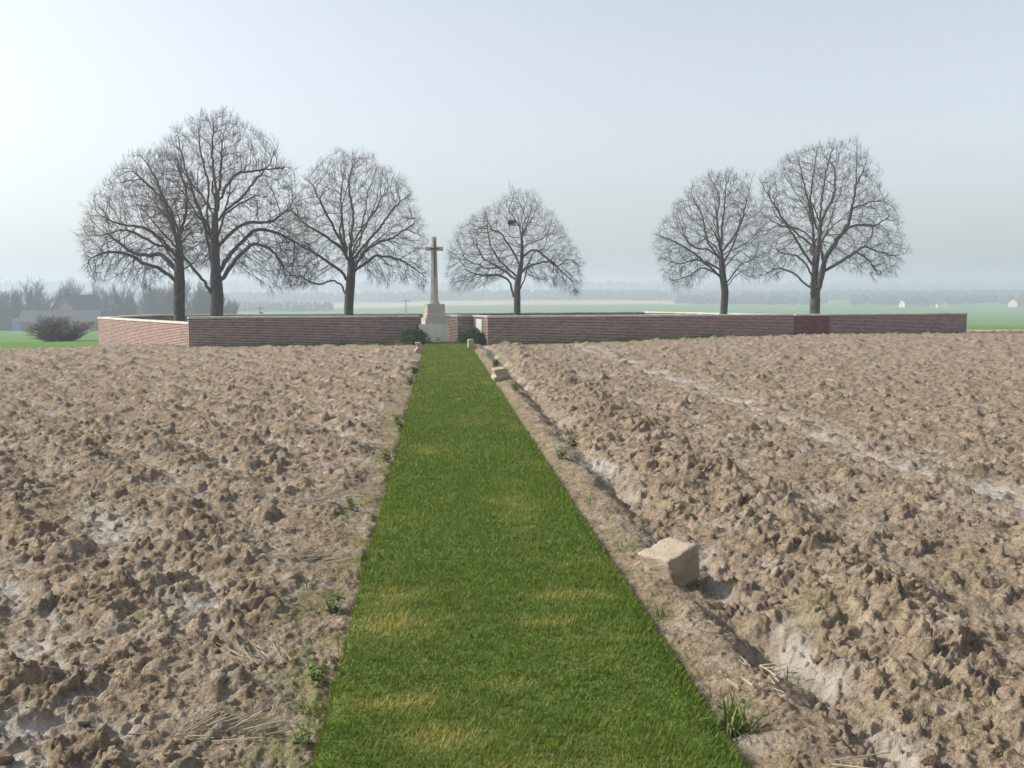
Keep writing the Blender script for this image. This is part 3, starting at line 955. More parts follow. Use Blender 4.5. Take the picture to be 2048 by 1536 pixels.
def densify(pts, step):
    pts = np.array(pts, float)
    # smooth curve through the traced points
    n = len(pts)
    out = []
    for i in range(n - 1):
        p0 = pts[max(i - 1, 0)]; p1 = pts[i]; p2 = pts[i + 1]; p3 = pts[min(i + 2, n - 1)]
        L = np.linalg.norm(p2 - p1); k = max(1, int(L / step))
        for t in np.arange(k) / k:
            out.append(0.5 * ((2 * p1) + (-p0 + p2) * t + (2 * p0 - 5 * p1 + 4 * p2 - p3) * t * t + (-p0 + 3 * p1 - 3 * p2 + p3) * t ** 3))
    out.append(pts[-1])
    return np.array(out)

def build_tree(label, base, mpc, bx, by, z0, trunk, limbs, outline, rad, seed, n_att=4400, extra=6, dens=1.0):
    rng = np.random.default_rng(seed)
    gz = Tz(base[0], base[1])
    root = empty('lime_tree', (base[0], base[1], gz), -YAW)
    tag(root, label, 'tree', 'bare lime trees in the cemetery')
    conv = lambda c: ((c[0] - bx) * mpc, z0 - gz + (by - c[1]) * mpc)
    step = 0.16
    pos = []; par = []; own = []              # own: -1 trunk, else limb number
    def add_chain(P, parent, o):
        last = parent
        for q in P:
            pos.append(np.asarray(q, float)); par.append(last); own.append(o); last = len(pos) - 1
        return last
    tr = [(0.0, -0.35)] + [conv(c) for c in trunk]
    tr3 = densify([(x, 0.05 * math.sin(3 * z + seed), z) for x, z in tr], step)
    add_chain(tr3, -1, -1)
    zc = [conv(c)[1] for c in outline]; zlo, zhi = min(zc), max(zc)
    crown_w = (max(conv(c)[0] for c in outline) - min(conv(c)[0] for c in outline)) / 2
    xc = (max(conv(c)[0] for c in outline) + min(conv(c)[0] for c in outline)) / 2
    lim3 = []
    for k, lb in enumerate(limbs):
        p2 = [conv(c) for c in lb]
        L = np.cumsum([0] + [math.hypot(p2[i + 1][0] - p2[i][0], p2[i + 1][1] - p2[i][1]) for i in range(len(p2) - 1)])
        dep = rng.uniform(-0.55, 0.55) + (0.25 if k % 2 else -0.25)
        wob = rng.normal(0, 0.10, len(p2)); wob[0] = 0
        lim3.append([(x, l * dep * 0.8 + w, z) for (x, z), l, w in zip(p2, L, wob)])
    zt = tr3[-1][2]
    for k in range(extra):                     # limbs that lean towards and away from the viewer
        zs = zt * rng.uniform(0.62, 1.0)
        az = (math.pi / 2 if k % 2 else -math.pi / 2) + rng.uniform(-0.5, 0.5)
        up = rng.uniform(0.25, 1.3); Lk = crown_w * rng.uniform(0.6, 0.9)
        ii = int(np.argmin(np.abs(tr3[:, 2] - zs)))
        s = tr3[ii]
        pts_ = [s]
        d = np.array([math.cos(az), math.sin(az), up]); d /= np.linalg.norm(d)
        for j in range(5):
            d = d + np.array([rng.normal(0, .18), rng.normal(0, .18), rng.normal(0.06, .12)]); d /= np.linalg.norm(d)
            pts_.append(pts_[-1] + d * Lk / 5)
        lim3.append(pts_)
    for k, lb in enumerate(lim3):
        P = densify(lb, step)
        P[1:] += rng.normal(0, 0.018, P[1:].shape)
        allp = np.array(pos)
        j = int(np.argmin((allp[:, 0] - P[0][0]) ** 2 + (allp[:, 2] - P[0][2]) ** 2 + 0.02 * (allp[:, 1] - P[0][1]) ** 2))
        P[:, 1] += allp[j][1] - P[0][1]
        o_ = k
        if np.linalg.norm(allp[j] - P[0]) < 0.12: P = P[1:]
        add_chain(P, j, o_)
    # attraction points fill the traced outline, round in plan
    pts2 = sample_poly([conv(c) for c in outline], n_att, rng)
    pts2 = (pts2 - np.array([xc, zlo + 0.3 * (zhi - zlo)])) * 0.955 + np.array([xc, zlo + 0.3 * (zhi - zlo)])
    xm = pts2[:, 0]
    half = np.empty(len(pts2)); mid = np.empty(len(pts2))
    zs_ = np.linspace(zlo, zhi, 40); PO = np.array([conv(c) for c in outline])
    big2 = sample_poly(PO, 20000, rng)
    lo_ = np.array([np.percentile(big2[np.abs(big2[:, 1] - z) < (zhi - zlo) / 30][:, 0], 1) if (np.abs(big2[:, 1] - z) < (zhi - zlo) / 30).sum() > 3 else xc for z in zs_])
    hi_ = np.array([np.percentile(big2[np.abs(big2[:, 1] - z) < (zhi - zlo) / 30][:, 0], 99) if (np.abs(big2[:, 1] - z) < (zhi - zlo) / 30).sum() > 3 else xc for z in zs_])
    l_ = np.interp(pts2[:, 1], zs_, lo_); h_ = np.interp(pts2[:, 1], zs_, hi_)
    mid = (l_ + h_) / 2; half = np.maximum((h_ - l_) / 2, 0.05)
    chord = np.sqrt(np.clip(1 - ((xm - mid) / half) ** 2, 0, 1)) * half * 0.9
    dep = chord * rng.uniform(-1, 1, len(pts2))
    att = np.stack([pts2[:, 0], dep, pts2[:, 1]], 1)
    # leave the inside of the crown and the space by the trunk open
    rr = np.sqrt(((att[:, 0] - tr3[-1][0]) / crown_w) ** 2 + (att[:, 1] / crown_w) ** 2 + ((att[:, 2] - zt * 0.9) / (zhi - zt * 0.9)) ** 2)
    keep = rng.random(len(att)) < np.clip(rr * 1.25 + 0.12, 0.15, 1)
    att = att[keep]
    cen0 = np.array([tr3[-1][0], 0, min(zt, zlo + 0.3 * (zhi - zlo))])
    POX = np.array([conv(c) for c in outline]); POX = (POX - POX.mean(0)) * 1.03 + POX.mean(0)
    posA = np.array(pos); nodeP = [p for p in pos]
    d2 = ((att[:, None] - posA[None]) ** 2).sum(-1)
    near = d2.argmin(1); nd = np.sqrt(d2.min(1))
    alive = nd > 0.17
    INF = 1.5; KILL = 0.19
    for it in range(70):
        act = alive & (nd < INF)
        if not act.any(): break
        idx = near[act]
        PN = np.array(pos)
        dv = att[act] - PN[idx]; dv /= np.linalg.norm(dv, axis=1, keepdims=True) + 1e-9
        acc = np.zeros_like(PN); np.add.at(acc, idx, dv)
        g = np.unique(idx)
        newp = []
        for i in g:
            d = acc[i]; L = np.linalg.norm(d)
            if L < 0.25: d = d + rng.normal(0, .4, 3); L = np.linalg.norm(d)
            d = d / L
            if par[i] >= 0:
                pd = PN[i] - PN[par[i]]; pd /= np.linalg.norm(pd) + 1e-9
                d = d + 0.35 * pd
            ov = PN[i] - cen0; ov /= np.linalg.norm(ov) + 1e-9
            d = d + 0.45 * ov + rng.normal(0, 0.16, 3)
            d /= np.linalg.norm(d)
            q = PN[i] + d * step * 0.9
            if in_poly(np.array([q[0]]), np.array([q[2]]), POX)[0]: newp.append((q, i))
        if not newp: break
        st = len(pos)
        for q, i in newp:
            pos.append(q); par.append(int(i)); own.append(own[i])
        NP = np.array([q for q, _ in newp])
        d2 = ((att[:, None] - NP[None]) ** 2).sum(-1)
        m_ = d2.argmin(1); dd = np.sqrt(d2.min(1))
        better = dd < nd
        near[better] = st + m_[better]; nd = np.minimum(nd, dd)
        alive &= nd > KILL
    n = len(pos)
    P = np.array(pos); PA = np.array(par); OW = np.array(own)
    # limb ownership for trunk-born branches
    # pipe model
    TIP = 0.0062
    acc = np.zeros(n); Rr = np.zeros(n)
    EXP = 2.25
    nch = np.bincount(PA[PA >= 0], minlength=n)
    for i in range(n - 1, -1, -1):
        Rr[i] = (acc[i] if acc[i] > 0 else TIP ** EXP) ** (1 / EXP)
        if PA[i] >= 0: acc[PA[i]] += Rr[i] ** EXP
    r_root = Rr[0]
    k = math.log(rad / TIP) / math.log(r_root / TIP)
    Rr = TIP * (Rr / TIP) ** k
    # root flare
    zz = P[:, 2]
    Rr = np.where(OW == -1, Rr * (1 + 0.35 * np.exp(-np.clip(zz, 0, 9) / 0.25)), Rr)
    D = np.zeros((n, 3))
    v = P - P[np.maximum(PA, 0)]
    ln = np.linalg.norm(v, axis=1, keepdims=True); D = np.where(ln > 1e-6, v / (ln + 1e-9), np.array([0, 0, 1.0]))
    D[0] = (0, 0, 1)
    main = np.full(n, -1)
    order = np.argsort(Rr)
    for i in order:
        if PA[i] >= 0: main[PA[i]] = i
    e = np.where(PA >= 0)[0]
    cont = (main[PA[e]] == e)
    R0 = np.where(cont, Rr[PA[e]], np.minimum(Rr[e] * 1.15, Rr[PA[e]])); D0 = np.where(cont[:, None], D[PA[e]], D[e])
    thick = Rr[e] > 0.016
    sel = lambda m_: (P[PA[e]][m_], P[e][m_], R0[m_], Rr[e][m_], D0[m_], D[e][m_])
    mt = (OW[e] == -1) & thick
    obj('trunk', seg_mesh('trunk', sel(mt), M['bark']), root)
    for kk in range(len(lim3)):
        ml = (OW[e] == kk) & thick
        if ml.sum() > 1: obj('limb', seg_mesh('limb', sel(ml), M['bark']), root)
    thin = ~thick
    S = [list(sel(thin))]
    # fine twigs at the ends and along the thin branches
    cand = np.where(Rr < 0.022)[0]
    top_f = (P[cand][:, 2] - zlo) / (zhi - zlo)
    rep = 1 + (rng.random(len(cand)) < 0.30 * dens).astype(int) + (nch[cand] == 0) * 2
    ci = np.repeat(cand, rep); tf = np.repeat(top_f, rep)
    m_ = len(ci)
    cen = np.array([xc, 0, zlo + 0.35 * (zhi - zlo)])
    outv = P[ci] - cen; outv /= np.linalg.norm(outv, axis=1, keepdims=True)
    dirv = D[ci] * 0.45 + outv * 0.65 + rng.normal(0, 0.42, (m_, 3))
    dirv[:, 2] += np.clip(tf * 1.5 - 0.55, -0.45, 0.55)
    dirv /= np.linalg.norm(dirv, axis=1, keepdims=True)
    Lw = rng.uniform(0.18, 0.52, m_)
    p0 = P[ci]; p1 = p0 + dirv * (Lw * 0.5)[:, None]
    d2v = dirv + rng.normal(0, 0.28, (m_, 3)); d2v[:, 2] += np.clip(tf * 1.4 - 0.6, -0.3, 0.45); d2v /= np.linalg.norm(d2v, axis=1, keepdims=True)
    p2 = p1 + d2v * (Lw * 0.5)[:, None]
    o1 = np.full(m_, 0.0040); o2 = np.full(m_, 0.0030); o3 = np.full(m_, 0.0014)
    S.append([p0, p1, o1, o2, dirv, dirv])
    tips = [(p1, p2, o2, d2v)]
    mm = rng.random(m_) < 0.75
    d3 = dirv[mm] + rng.normal(0, 0.6, (mm.sum(), 3)); d3 /= np.linalg.norm(d3, axis=1, keepdims=True)
    tips.append((p1[mm], p1[mm] + d3 * rng.uniform(0.10, 0.24, (mm.sum(), 1)), o2[mm], d3))
    S = [np.concatenate([s[q] for s in S]) for q in range(6)]
    tw = obj('twigs', seg_mesh('twigs', S, M['twig'], False, tips), root)
    tw['kind'] = 'stuff'
    print(label, 'nodes', n, 'twig segs', len(S[0]))
    return root

TREES = [
 dict(label='leaning dark bare tree at the far left, its crown merging with a taller one', base=(-11.446, 46.5), mpc=0.0065024, bx=680, by=1490, z0=0.693, rad=0.245, seed=1, dens=2.2,
  trunk=[(680, 1490), (680, 1350), (685, 1200), (690, 1050), (690, 900)],
  limbs=[[(660, 1210), (600, 1150), (530, 1100), (460, 1090), (380, 1030), (250, 1010), (120, 1060)], [(665, 1130), (600, 1060), (540, 1020), (440, 1030), (330, 1000), (230, 930), (100, 850)],
   [(680, 1050), (600, 920), (500, 850), (400, 840), (300, 800), (230, 745), (180, 725)], [(680, 960), (600, 800), (520, 720), (440, 640), (350, 570), (270, 520)],
   [(690, 900), (640, 740), (580, 600), (540, 480), (470, 380)], [(700, 900), (730, 740), (740, 600), (700, 480), (650, 340)], [(705, 1130), (760, 1100), (850, 1000), (930, 900)],
   [(700, 870), (780, 760), (860, 640), (880, 540)], [(690, 1000), (560, 960), (460, 900), (380, 870), (290, 900)], [(680, 920), (610, 700), (500, 560), (400, 470)]],
  outline=[(60, 1130), (35, 900), (110, 720), (240, 530), (370, 380), (480, 320), (620, 300), (750, 380), (850, 560), (900, 800), (880, 1050), (800, 1130), (640, 1130), (560, 1190), (480, 1250), (380, 1230), (250, 1150), (150, 1240)]),
 dict(label='tallest bare tree on the left, forked low with a broad dome of branches', base=(-9.388, 44.5), mpc=0.006235, bx=935, by=1440, z0=1.054, rad=0.265, seed=2, dens=2.2,
  trunk=[(935, 1440), (938, 1300), (935, 1180), (930, 1000), (940, 800), (950, 600)],
  limbs=[[(905, 1310), (870, 1210), (820, 1130), (760, 1060), (700, 960), (620, 850), (560, 760), (480, 690)], [(930, 1180), (880, 1000), (840, 850), (790, 700), (700, 560), (620, 440), (560, 300)],
   [(925, 950), (890, 760), (900, 600), (880, 430), (850, 280), (860, 130)], [(945, 760), (940, 560), (935, 400), (940, 250), (950, 100)], [(955, 740), (990, 580), (1030, 420), (1060, 280), (1130, 150)],
   [(950, 800), (1020, 720), (1110, 640), (1180, 540), (1260, 440), (1340, 300)], [(960, 960), (1050, 880), (1150, 820), (1260, 810), (1380, 790), (1480, 700)],
   [(955, 1150), (1000, 1060), (1080, 940), (1180, 850), (1320, 870), (1420, 930), (1560, 980)], [(960, 1215), (1010, 1150), (1110, 1040), (1220, 960), (1330, 990), (1410, 1080), (1500, 1170), (1600, 1180)],
   [(955, 700), (1060, 500), (1180, 460), (1320, 440), (1450, 430)], [(930, 900), (840, 720), (790, 540), (740, 380), (720, 230)]],
  outline=[(640, 1060), (520, 850), (500, 560), (620, 270), (770, 125), (950, 65), (1100, 85), (1230, 175), (1340, 290), (1450, 430), (1510, 600), (1580, 800), (1620, 1000), (1580, 1210), (1450, 1260), (1300, 1290), (1180, 1150), (1040, 1130), (960, 1050), (860, 1100), (760, 1120)]),
 dict(label='rounded bare tree between the tallest tree and the stone cross', base=(-4.307, 50.0), mpc=0.0054982, bx=602, by=1480, z0=1.051, rad=0.225, seed=3,
  trunk=[(602, 1480), (608, 1350), (625, 1200), (630, 1080), (625, 950)],
  limbs=[[(575, 1310), (540, 1220), (470, 1195), (380, 1225), (320, 1210), (250, 1165), (130, 1150), (30, 1110)], [(600, 1200), (540, 1110), (430, 1030), (340, 960), (230, 900), (120, 830), (20, 790)],
   [(610, 1020), (560, 930), (500, 870), (400, 800), (300, 740), (180, 650), (100, 560)], [(600, 950), (560, 800), (540, 640), (525, 480), (540, 300), (560, 130)], [(630, 930), (635, 780), (640, 600), (620, 450), (600, 300), (640, 150)],
   [(645, 980), (700, 840), (710, 700), (735, 560), (740, 420), (790, 250), (820, 130)], [(650, 1000), (760, 860), (870, 740), (960, 620), (1060, 500), (1150, 420)],
   [(660, 1110), (780, 1020), (850, 980), (960, 985), (1080, 1020), (1190, 1090), (1270, 1150)], [(650, 1140), (740, 960), (850, 880), (1000, 820), (1130, 740), (1220, 680)], [(640, 900), (700, 760), (800, 600), (870, 470), (960, 320)],
   [(600, 960), (520, 780), (450, 620), (390, 470), (330, 350)]],
  outline=[(60, 1260), (0, 1050), (-10, 850), (60, 600), (230, 330), (400, 130), (570, 65), (780, 85), (950, 185), (1150, 365), (1250, 650), (1320, 900), (1330, 1130), (1270, 1300), (1150, 1200), (1000, 1200), (860, 1230), (760, 1130), (660, 1050), (560, 1080), (420, 1180), (250, 1260)]),
 dict(label='smallest bare tree right of the cross with a nest in its crown', base=(4.465, 58.0), mpc=0.0049762, bx=878, by=1470, z0=0.875, rad=0.190, seed=4,
  trunk=[(878, 1470), (878, 1300), (880, 1150), (905, 1000), (935, 800), (930, 620), (905, 490)],
  limbs=[[(845, 1280), (800, 1130), (740, 1060), (640, 1020), (540, 1025), (400, 1015), (290, 950), (200, 820), (90, 760)], [(860, 1090), (780, 1010), (690, 950), (600, 890), (500, 840), (430, 730), (400, 600), (380, 430)],
   [(640, 930), (540, 945), (450, 910), (300, 850), (260, 800)], [(870, 1040), (760, 940), (680, 870), (620, 760), (560, 640), (540, 480), (530, 330)], [(910, 920), (850, 790), (760, 660), (690, 560), (600, 520), (540, 400)],
   [(920, 690), (800, 590), (720, 530), (620, 530)], [(905, 490), (850, 390), (790, 290), (830, 150), (860, 90)], [(925, 600), (1000, 420), (1040, 280), (1070, 120)], [(945, 720), (1040, 660), (1150, 620), (1220, 560), (1260, 450), (1300, 350)],
   [(910, 1020), (1020, 880), (1070, 770), (1180, 730), (1220, 600)], [(940, 820), (1050, 750), (1130, 770), (1200, 830), (1300, 900), (1390, 1000), (1490, 1090), (1540, 1200)],
   [(990, 930), (1100, 900), (1200, 870), (1340, 920), (1450, 850), (1580, 880)], [(900, 1200), (960, 1080), (985, 960)]],
  outline=[(110, 1190), (60, 1000), (90, 740), (170, 540), (250, 440), (400, 340), (560, 290), (680, 170), (820, 65), (930, 75), (1080, 115), (1230, 300), (1400, 460), (1540, 700), (1620, 900), (1640, 1120), (1550, 1260), (1400, 1180), (1200, 1120), (1060, 1100), (960, 1000), (860, 960), (760, 1000), (640, 1100), (500, 1160), (350, 1190)]),
 dict(label='narrower bare tree with several upright stems beside the right-hand tree', base=(15.817, 56.0), mpc=0.0070434, bx=622, by=1360, z0=0.978, rad=0.205, seed=5,
  trunk=[(622, 1360), (625, 1200), (610, 1080), (595, 950), (590, 860)],
  limbs=[[(600, 1100), (540, 1030), (460, 960), (380, 890), (280, 830), (180, 780), (80, 750)], [(595, 1030), (480, 970), (380, 950), (250, 980), (190, 960)], [(590, 950), (500, 870), (420, 860), (350, 820), (290, 740)],
   [(590, 940), (500, 820), (470, 700), (450, 580), (380, 430), (380, 350)], [(588, 870), (565, 700), (560, 600), (580, 450), (500, 280)], [(592, 860), (600, 680), (620, 500), (640, 260)], [(598, 890), (680, 760), (720, 640), (730, 480), (760, 330)],
   [(605, 980), (700, 830), (760, 660), (800, 500)], [(620, 1150), (690, 1060), (760, 980), (850, 940), (900, 850)], [(625, 1180), (720, 1080), (800, 1030), (870, 1020)], [(605, 1080), (450, 1010), (360, 1060), (260, 1100), (200, 1110)]],
  outline=[(230, 1180), (130, 1050), (65, 850), (80, 720), (250, 480), (370, 340), (500, 270), (630, 235), (760, 305), (840, 420), (900, 600), (940, 800), (910, 1000), (860, 1130), (760, 1080), (660, 980), (560, 960), (480, 1050), (380, 1150)]),
 dict(label='tall spreading bare tree on the right, splitting into two stems near the ground', base=(18.735, 50.0), mpc=0.0063296, bx=1338, by=1360, z0=1.072, rad=0.25, seed=6,
  trunk=[(1338, 1360), (1335, 1260), (1338, 1190), (1335, 1010), (1350, 830)],
  limbs=[[(1322, 1260), (1290, 1120), (1300, 960), (1290, 780), (1260, 600), (1190, 380), (1120, 150)], [(1345, 1210), (1380, 1030), (1390, 940), (1440, 840), (1530, 700), (1560, 560), (1580, 350), (1560, 60)],
   [(1350, 830), (1350, 600), (1345, 350), (1390, 60)], [(1295, 1170), (1220, 1120), (1170, 1060), (1060, 1010), (960, 1060), (870, 1060)], [(1290, 1080), (1230, 990), (1150, 920), (1020, 900), (900, 840)],
   [(1295, 1000), (1180, 830), (1080, 670), (980, 520), (900, 400), (880, 330)], [(1295, 800), (1200, 720), (1050, 680), (930, 620)], [(1385, 980), (1345, 760), (1400, 600), (1480, 430), (1480, 250)],
   [(1385, 1040), (1500, 960), (1600, 890), (1650, 850), (1740, 890), (1850, 920), (1950, 900)], [(1480, 780), (1580, 700), (1700, 680), (1800, 680), (1920, 600)], [(1565, 560), (1680, 520), (1830, 490)],
   [(1600, 890), (1720, 960), (1800, 1060)], [(1335, 720), (1270, 500), (1280, 300), (1300, 100)], [(1570, 400), (1650, 300), (1700, 180)]],
  outline=[(920, 1120), (860, 950), (860, 600), (880, 330), (1000, 245), (1080, 135), (1200, 95), (1310, 35), (1450, 35), (1540, 35), (1660, 85), (1750, 195), (1810, 300), (1830, 430), (1900, 500), (1960, 650), (1990, 850), (1965, 1050), (1850, 1110), (1720, 1050), (1560, 1010), (1440, 960), (1330, 900), (1230, 960), (1120, 1080)]),
]
for t in TREES: build_tree(**t)

# nest: a tangle of sticks in the crown of the small tree
def build_nest():
    rng = np.random.default_rng(3)
    n = 260
    a = rng.random(n) * 6.28; r = 0.19 * np.sqrt(rng.random(n)); z = rng.normal(0, 0.055, n)
    p = np.stack([r * np.cos(a), r * np.sin(a), z - 0.25 * (0.2 - r)], 1)
    d = np.stack([-np.sin(a), np.cos(a), rng.normal(0, .3, n)], 1) + rng.normal(0, .35, (n, 3)); d /= np.linalg.norm(d, axis=1, keepdims=True)
    L = rng.uniform(0.08, 0.18, n)[:, None]
    rr = np.full(n, 0.009)
    V, F = tubes(p - d * L, p + d * L, rr, rr * 0.7, d, d, 4)
    me = mesh_np('bird_nest', V, F, M['nest'])
    tag(obj('bird_nest', me, None, (4.15, 57.98, 6.02)), 'dark round nest of sticks high in the smallest bare tree', 'nest')
build_nest()

# ------------------------------------------------------------------ small recursive bare trees and shrubs for the distance
def twiggy(seed, height, spread, stems=1, trunk_r=0.16, levels=4, kids=5, up=0.55, first=0.3):
    rng = random.Random(seed)
    segs = []
    def grow(p, d, L, r, lev):
        n = 3 if lev < 2 else 2
        q = p.copy()
        pts = [q.copy()]
        for i in range(n):
            d = (d + Vector((rng.gauss(0, .14), rng.gauss(0, .14), rng.gauss(0.05, .08)))).normalized()
            q2 = q + d * L / n
            segs.append((q[:], q2[:], r * (1 - 0.6 * i / n), r * (1 - 0.6 * (i + 1) / n), d[:]))
            q = q2; pts.append(q.copy())
        if lev >= levels: return
        for k in range(kids):
            t = (first if lev == 0 else 0.25) + (1 - (first if lev == 0 else 0.25)) * (k + rng.random()) / kids
            i = min(int(t * n), n - 1); f = t * n - i
            s = pts[i].lerp(pts[i + 1], min(max(f, 0), 1))
            az = k * 2.4 + rng.random() * 1.5
            side = Vector((math.cos(az), math.sin(az), 0))
            nd = (d * rng.uniform(0.35, 0.9) + side * spread * rng.uniform(0.6, 1.2) + Vector((0, 0, up * rng.uniform(0.3, 1.0)))).normalized()
            grow(s, nd, L * rng.uniform(0.45, 0.66), max(r * 0.48, 0.008), lev + 1)
    for s in range(stems):
        a = s * 2 * math.pi / max(stems, 1) + rng.random()
        d0 = Vector((0, 0, 1)) if stems == 1 else Vector((math.cos(a) * rng.uniform(.2, 1.7), math.sin(a) * rng.uniform(.2, 1.7), 1)).normalized()
        grow(Vector((0, 0, -0.3)) + (Vector((0, 0, 0)) if stems == 1 else Vector((math.cos(a), math.sin(a), 0)) * 0.15), d0, height * (0.62 if stems == 1 else 0.55), trunk_r, 0)
    return segs

def twiggy_parts(segs, split, rmin):
    a = np.array([s[0] for s in segs]); b_ = np.array([s[1] for s in segs]); r0 = np.maximum(np.array([s[2] for s in segs]), rmin); r1 = np.maximum(np.array([s[3] for s in segs]), rmin * 0.7); d = np.array([s[4] for s in segs])
    big_ = r0 > split
    out = []
    for m_ in (big_, ~big_):
        V, F = tubes(a[m_], b_[m_], r0[m_], r1[m_], d[m_], d[m_], 4 if m_ is big_ else 3)
        out.append((V, F))
    return out

# ------------------------------------------------------------------ the wood on the left with its house
def build_wood():
    protos = []
    for s in range(5):
        segs = twiggy(40 + s, 9.5, 0.55 if s % 2 else 0.4, 1, 0.17, 3, 9, 0.8, 0.12)
        (V1, F1), (V2, F2) = twiggy_parts(segs, 0.06, 0.026)
        protos.append((mesh_np('trunk', V1, F1, M['bark']), mesh_np('crown', V2, F2, M['twig'])))
    rng = random.Random(9)
    spots = []
    x = -118.0
    while x < -50:
        spots.append((x, 262 + rng.uniform(-10, 12), rng.uniform(0.85, 1.22))); x += rng.uniform(0.75, 1.35)
    spots = [s for s in spots if not (-94 < s[0] < -80 and s[1] < 262)]
    spots.sort()
    for k, (x, y, sc) in enumerate(spots):
        # the wood thins towards its right-hand end
        if x > -56: sc *= 0.72
        gz = Tz(x, y)
        t = empty('woodland_tree', (x, y, gz), rng.random() * 6.28)
        t.scale = (sc, sc, sc)
        a, c = protos[k % 5]
        obj('trunk', a, t); obj('crown', c, t)
        tag(t, 'one of the hazy grey bare trees massed in the wood at the left edge', 'tree', 'trees of the wood on the left')
    # dense undergrowth at the foot of the wood
    r2 = np.random.default_rng(4)
    n = 11000
    px = r2.uniform(-122, -49, n); py = r2.uniform(252, 285, n)
    px = np.where((px > -95) & (px < -79) & (py < 264), px - 16, px)
    hh = r2.uniform(1.5, 7.6, n) * (0.65 + 0.35 * np.sin(px * 0.5)) * sstep(-48, -54, px)
    p = np.stack([px, py, T(px, py) - 0.2], 1)
    d = np.stack([r2.normal(0, .22, n), r2.normal(0, .22, n), np.ones(n)], 1); d /= np.linalg.norm(d, axis=1, keepdims=True)
    rr = r2.uniform(0.03, 0.10, n)
    V, F = tubes(p, p + d * hh[:, None], rr, rr * 0.3, d, d, 3)
    tag(obj('undergrowth', mesh_np('undergrowth', V, F, M['far_wood'])), 'grey tangle of undergrowth below the trees of the left wood', 'undergrowth', kind='stuff')

    def house(name, label, cx, cy, w, dpt, eave, ridge, rz, wall, roof, chim=None, wins=()):
        gz = Tz(cx, cy)
        h = empty(name, (cx, cy, gz), rz); tag(h, label, 'house')
        V = np.array([[-w, -dpt, -1], [w, -dpt, -1], [w, dpt, -1], [-w, dpt, -1], [-w, -dpt, eave], [w, -dpt, eave], [w, dpt, eave], [-w, dpt, eave], [-w, 0, ridge - .15], [w, 0, ridge - .15]], float)
        obj('wall', mesh_np('wall', V, [np.array([[0, 1, 5, 4], [2, 3, 7, 6]]), np.array([[1, 2, 6, 9, 5], [3, 0, 4, 8, 7]])], M[wall]), h)
        o = 0.45; k = (ridge - eave) / dpt
        V = np.array([[-w - o, -dpt - o, eave - k * o], [w + o, -dpt - o, eave - k * o], [w + o, 0, ridge], [-w - o, 0, ridge], [-w - o, dpt + o, eave - k * o], [w + o, dpt + o, eave - k * o]])
        V = np.concatenate([V, V + np.array([0, 0, 0.2])])
        F = np.array([[0, 1, 2, 3], [3, 2, 5, 4], [9, 8, 7, 6], [10, 11, 8, 9], [0, 6, 7, 1], [4, 5, 11, 10], [0, 3, 9, 6], [3, 4, 10, 9], [1, 7, 8, 2], [2, 8, 11, 5]])
        rf = obj('roof', mesh_np('roof', V, F, M[roof]), h)
        if chim:
            me = boxes('chimney', [[chim - .4, -.4, ridge - 1.2], [chim - .5, -.5, ridge + 1.2]], [[chim + .4, .4, ridge + 1.2], [chim + .5, .5, ridge + 1.45]], M['slate'])
            obj('chimney', me, rf)
        for wx, wz, ww, wh in wins:
            f = obj('window', boxes('window', [[wx - ww, -dpt - .06, wz - wh]], [[wx + ww, -dpt + .05, wz + wh]], M['white_wall']), h)
            obj('pane', boxes('pane', [[wx - ww + .1, -dpt - .09, wz - wh + .1]], [[wx + ww - .1, -dpt - .055, wz + wh - .1]], M['glass']), f)
        return h
    house('wood_house', 'dark house with a tall gabled slate roof and chimney among the left wood', -87.0, 256.0, 4.6, 4.2, 4.6, 8.4, R(62), 'house_wall', 'slate', -3.6, [(-2, 2, .5, .7), (1.6, 2, .5, .7), (-2, 4, .4, .5)])
    house('house_wing', 'low long roof of the outbuilding in front of the gabled house', -88.5, 249.5, 8.5, 3.2, 2.2, 4.6, R(4), 'house_wall', 'slate', None, [(-4, 1.2, .5, .6), (3, 1.2, .4, .9)])
    gz = Tz(-96, 247)
    s = empty('blue_shed', (-97.5, 247, gz)); tag(s, 'small bright blue sheet-sided shed left of the gabled house', 'shed')
    obj('wall', boxes('wall', [[-1.1, -1, -.5]], [[1.1, 1, 2.2]], M['blue']), s)
    V = np.array([[-1.3, -1.2, 2.2], [1.3, -1.2, 2.2], [1.3, 1.2, 2.7], [-1.3, 1.2, 2.7]]); V = np.concatenate([V, V + [0, 0, .12]])
    obj('roof', mesh_np('roof', V, BOXF, M['slate']), s)
    return house
house = build_wood()

# bare shrub standing at the foot of the slope, left
segs = twiggy(77, 2.7, 0.9, 16, 0.04, 3, 6, 0.15, 0.15)
(V1, F1), (V2, F2) = twiggy_parts(segs, 0.02, 0.011)
gz = Tz(-23.05, 64.0)
sh = empty('bare_shrub', (-23.05, 64.0, gz - 0.25)); sh.scale = (1.0, 1.0, 0.95)
obj('stems', mesh_np('stems', V1, F1, M['twig']), sh)
k = obj('twigs', mesh_np('twigs', V2, F2, M['twig']), sh); k['kind'] = 'stuff'
tag(sh, 'round bare shrub on the green field left of the brick corner', 'shrub')

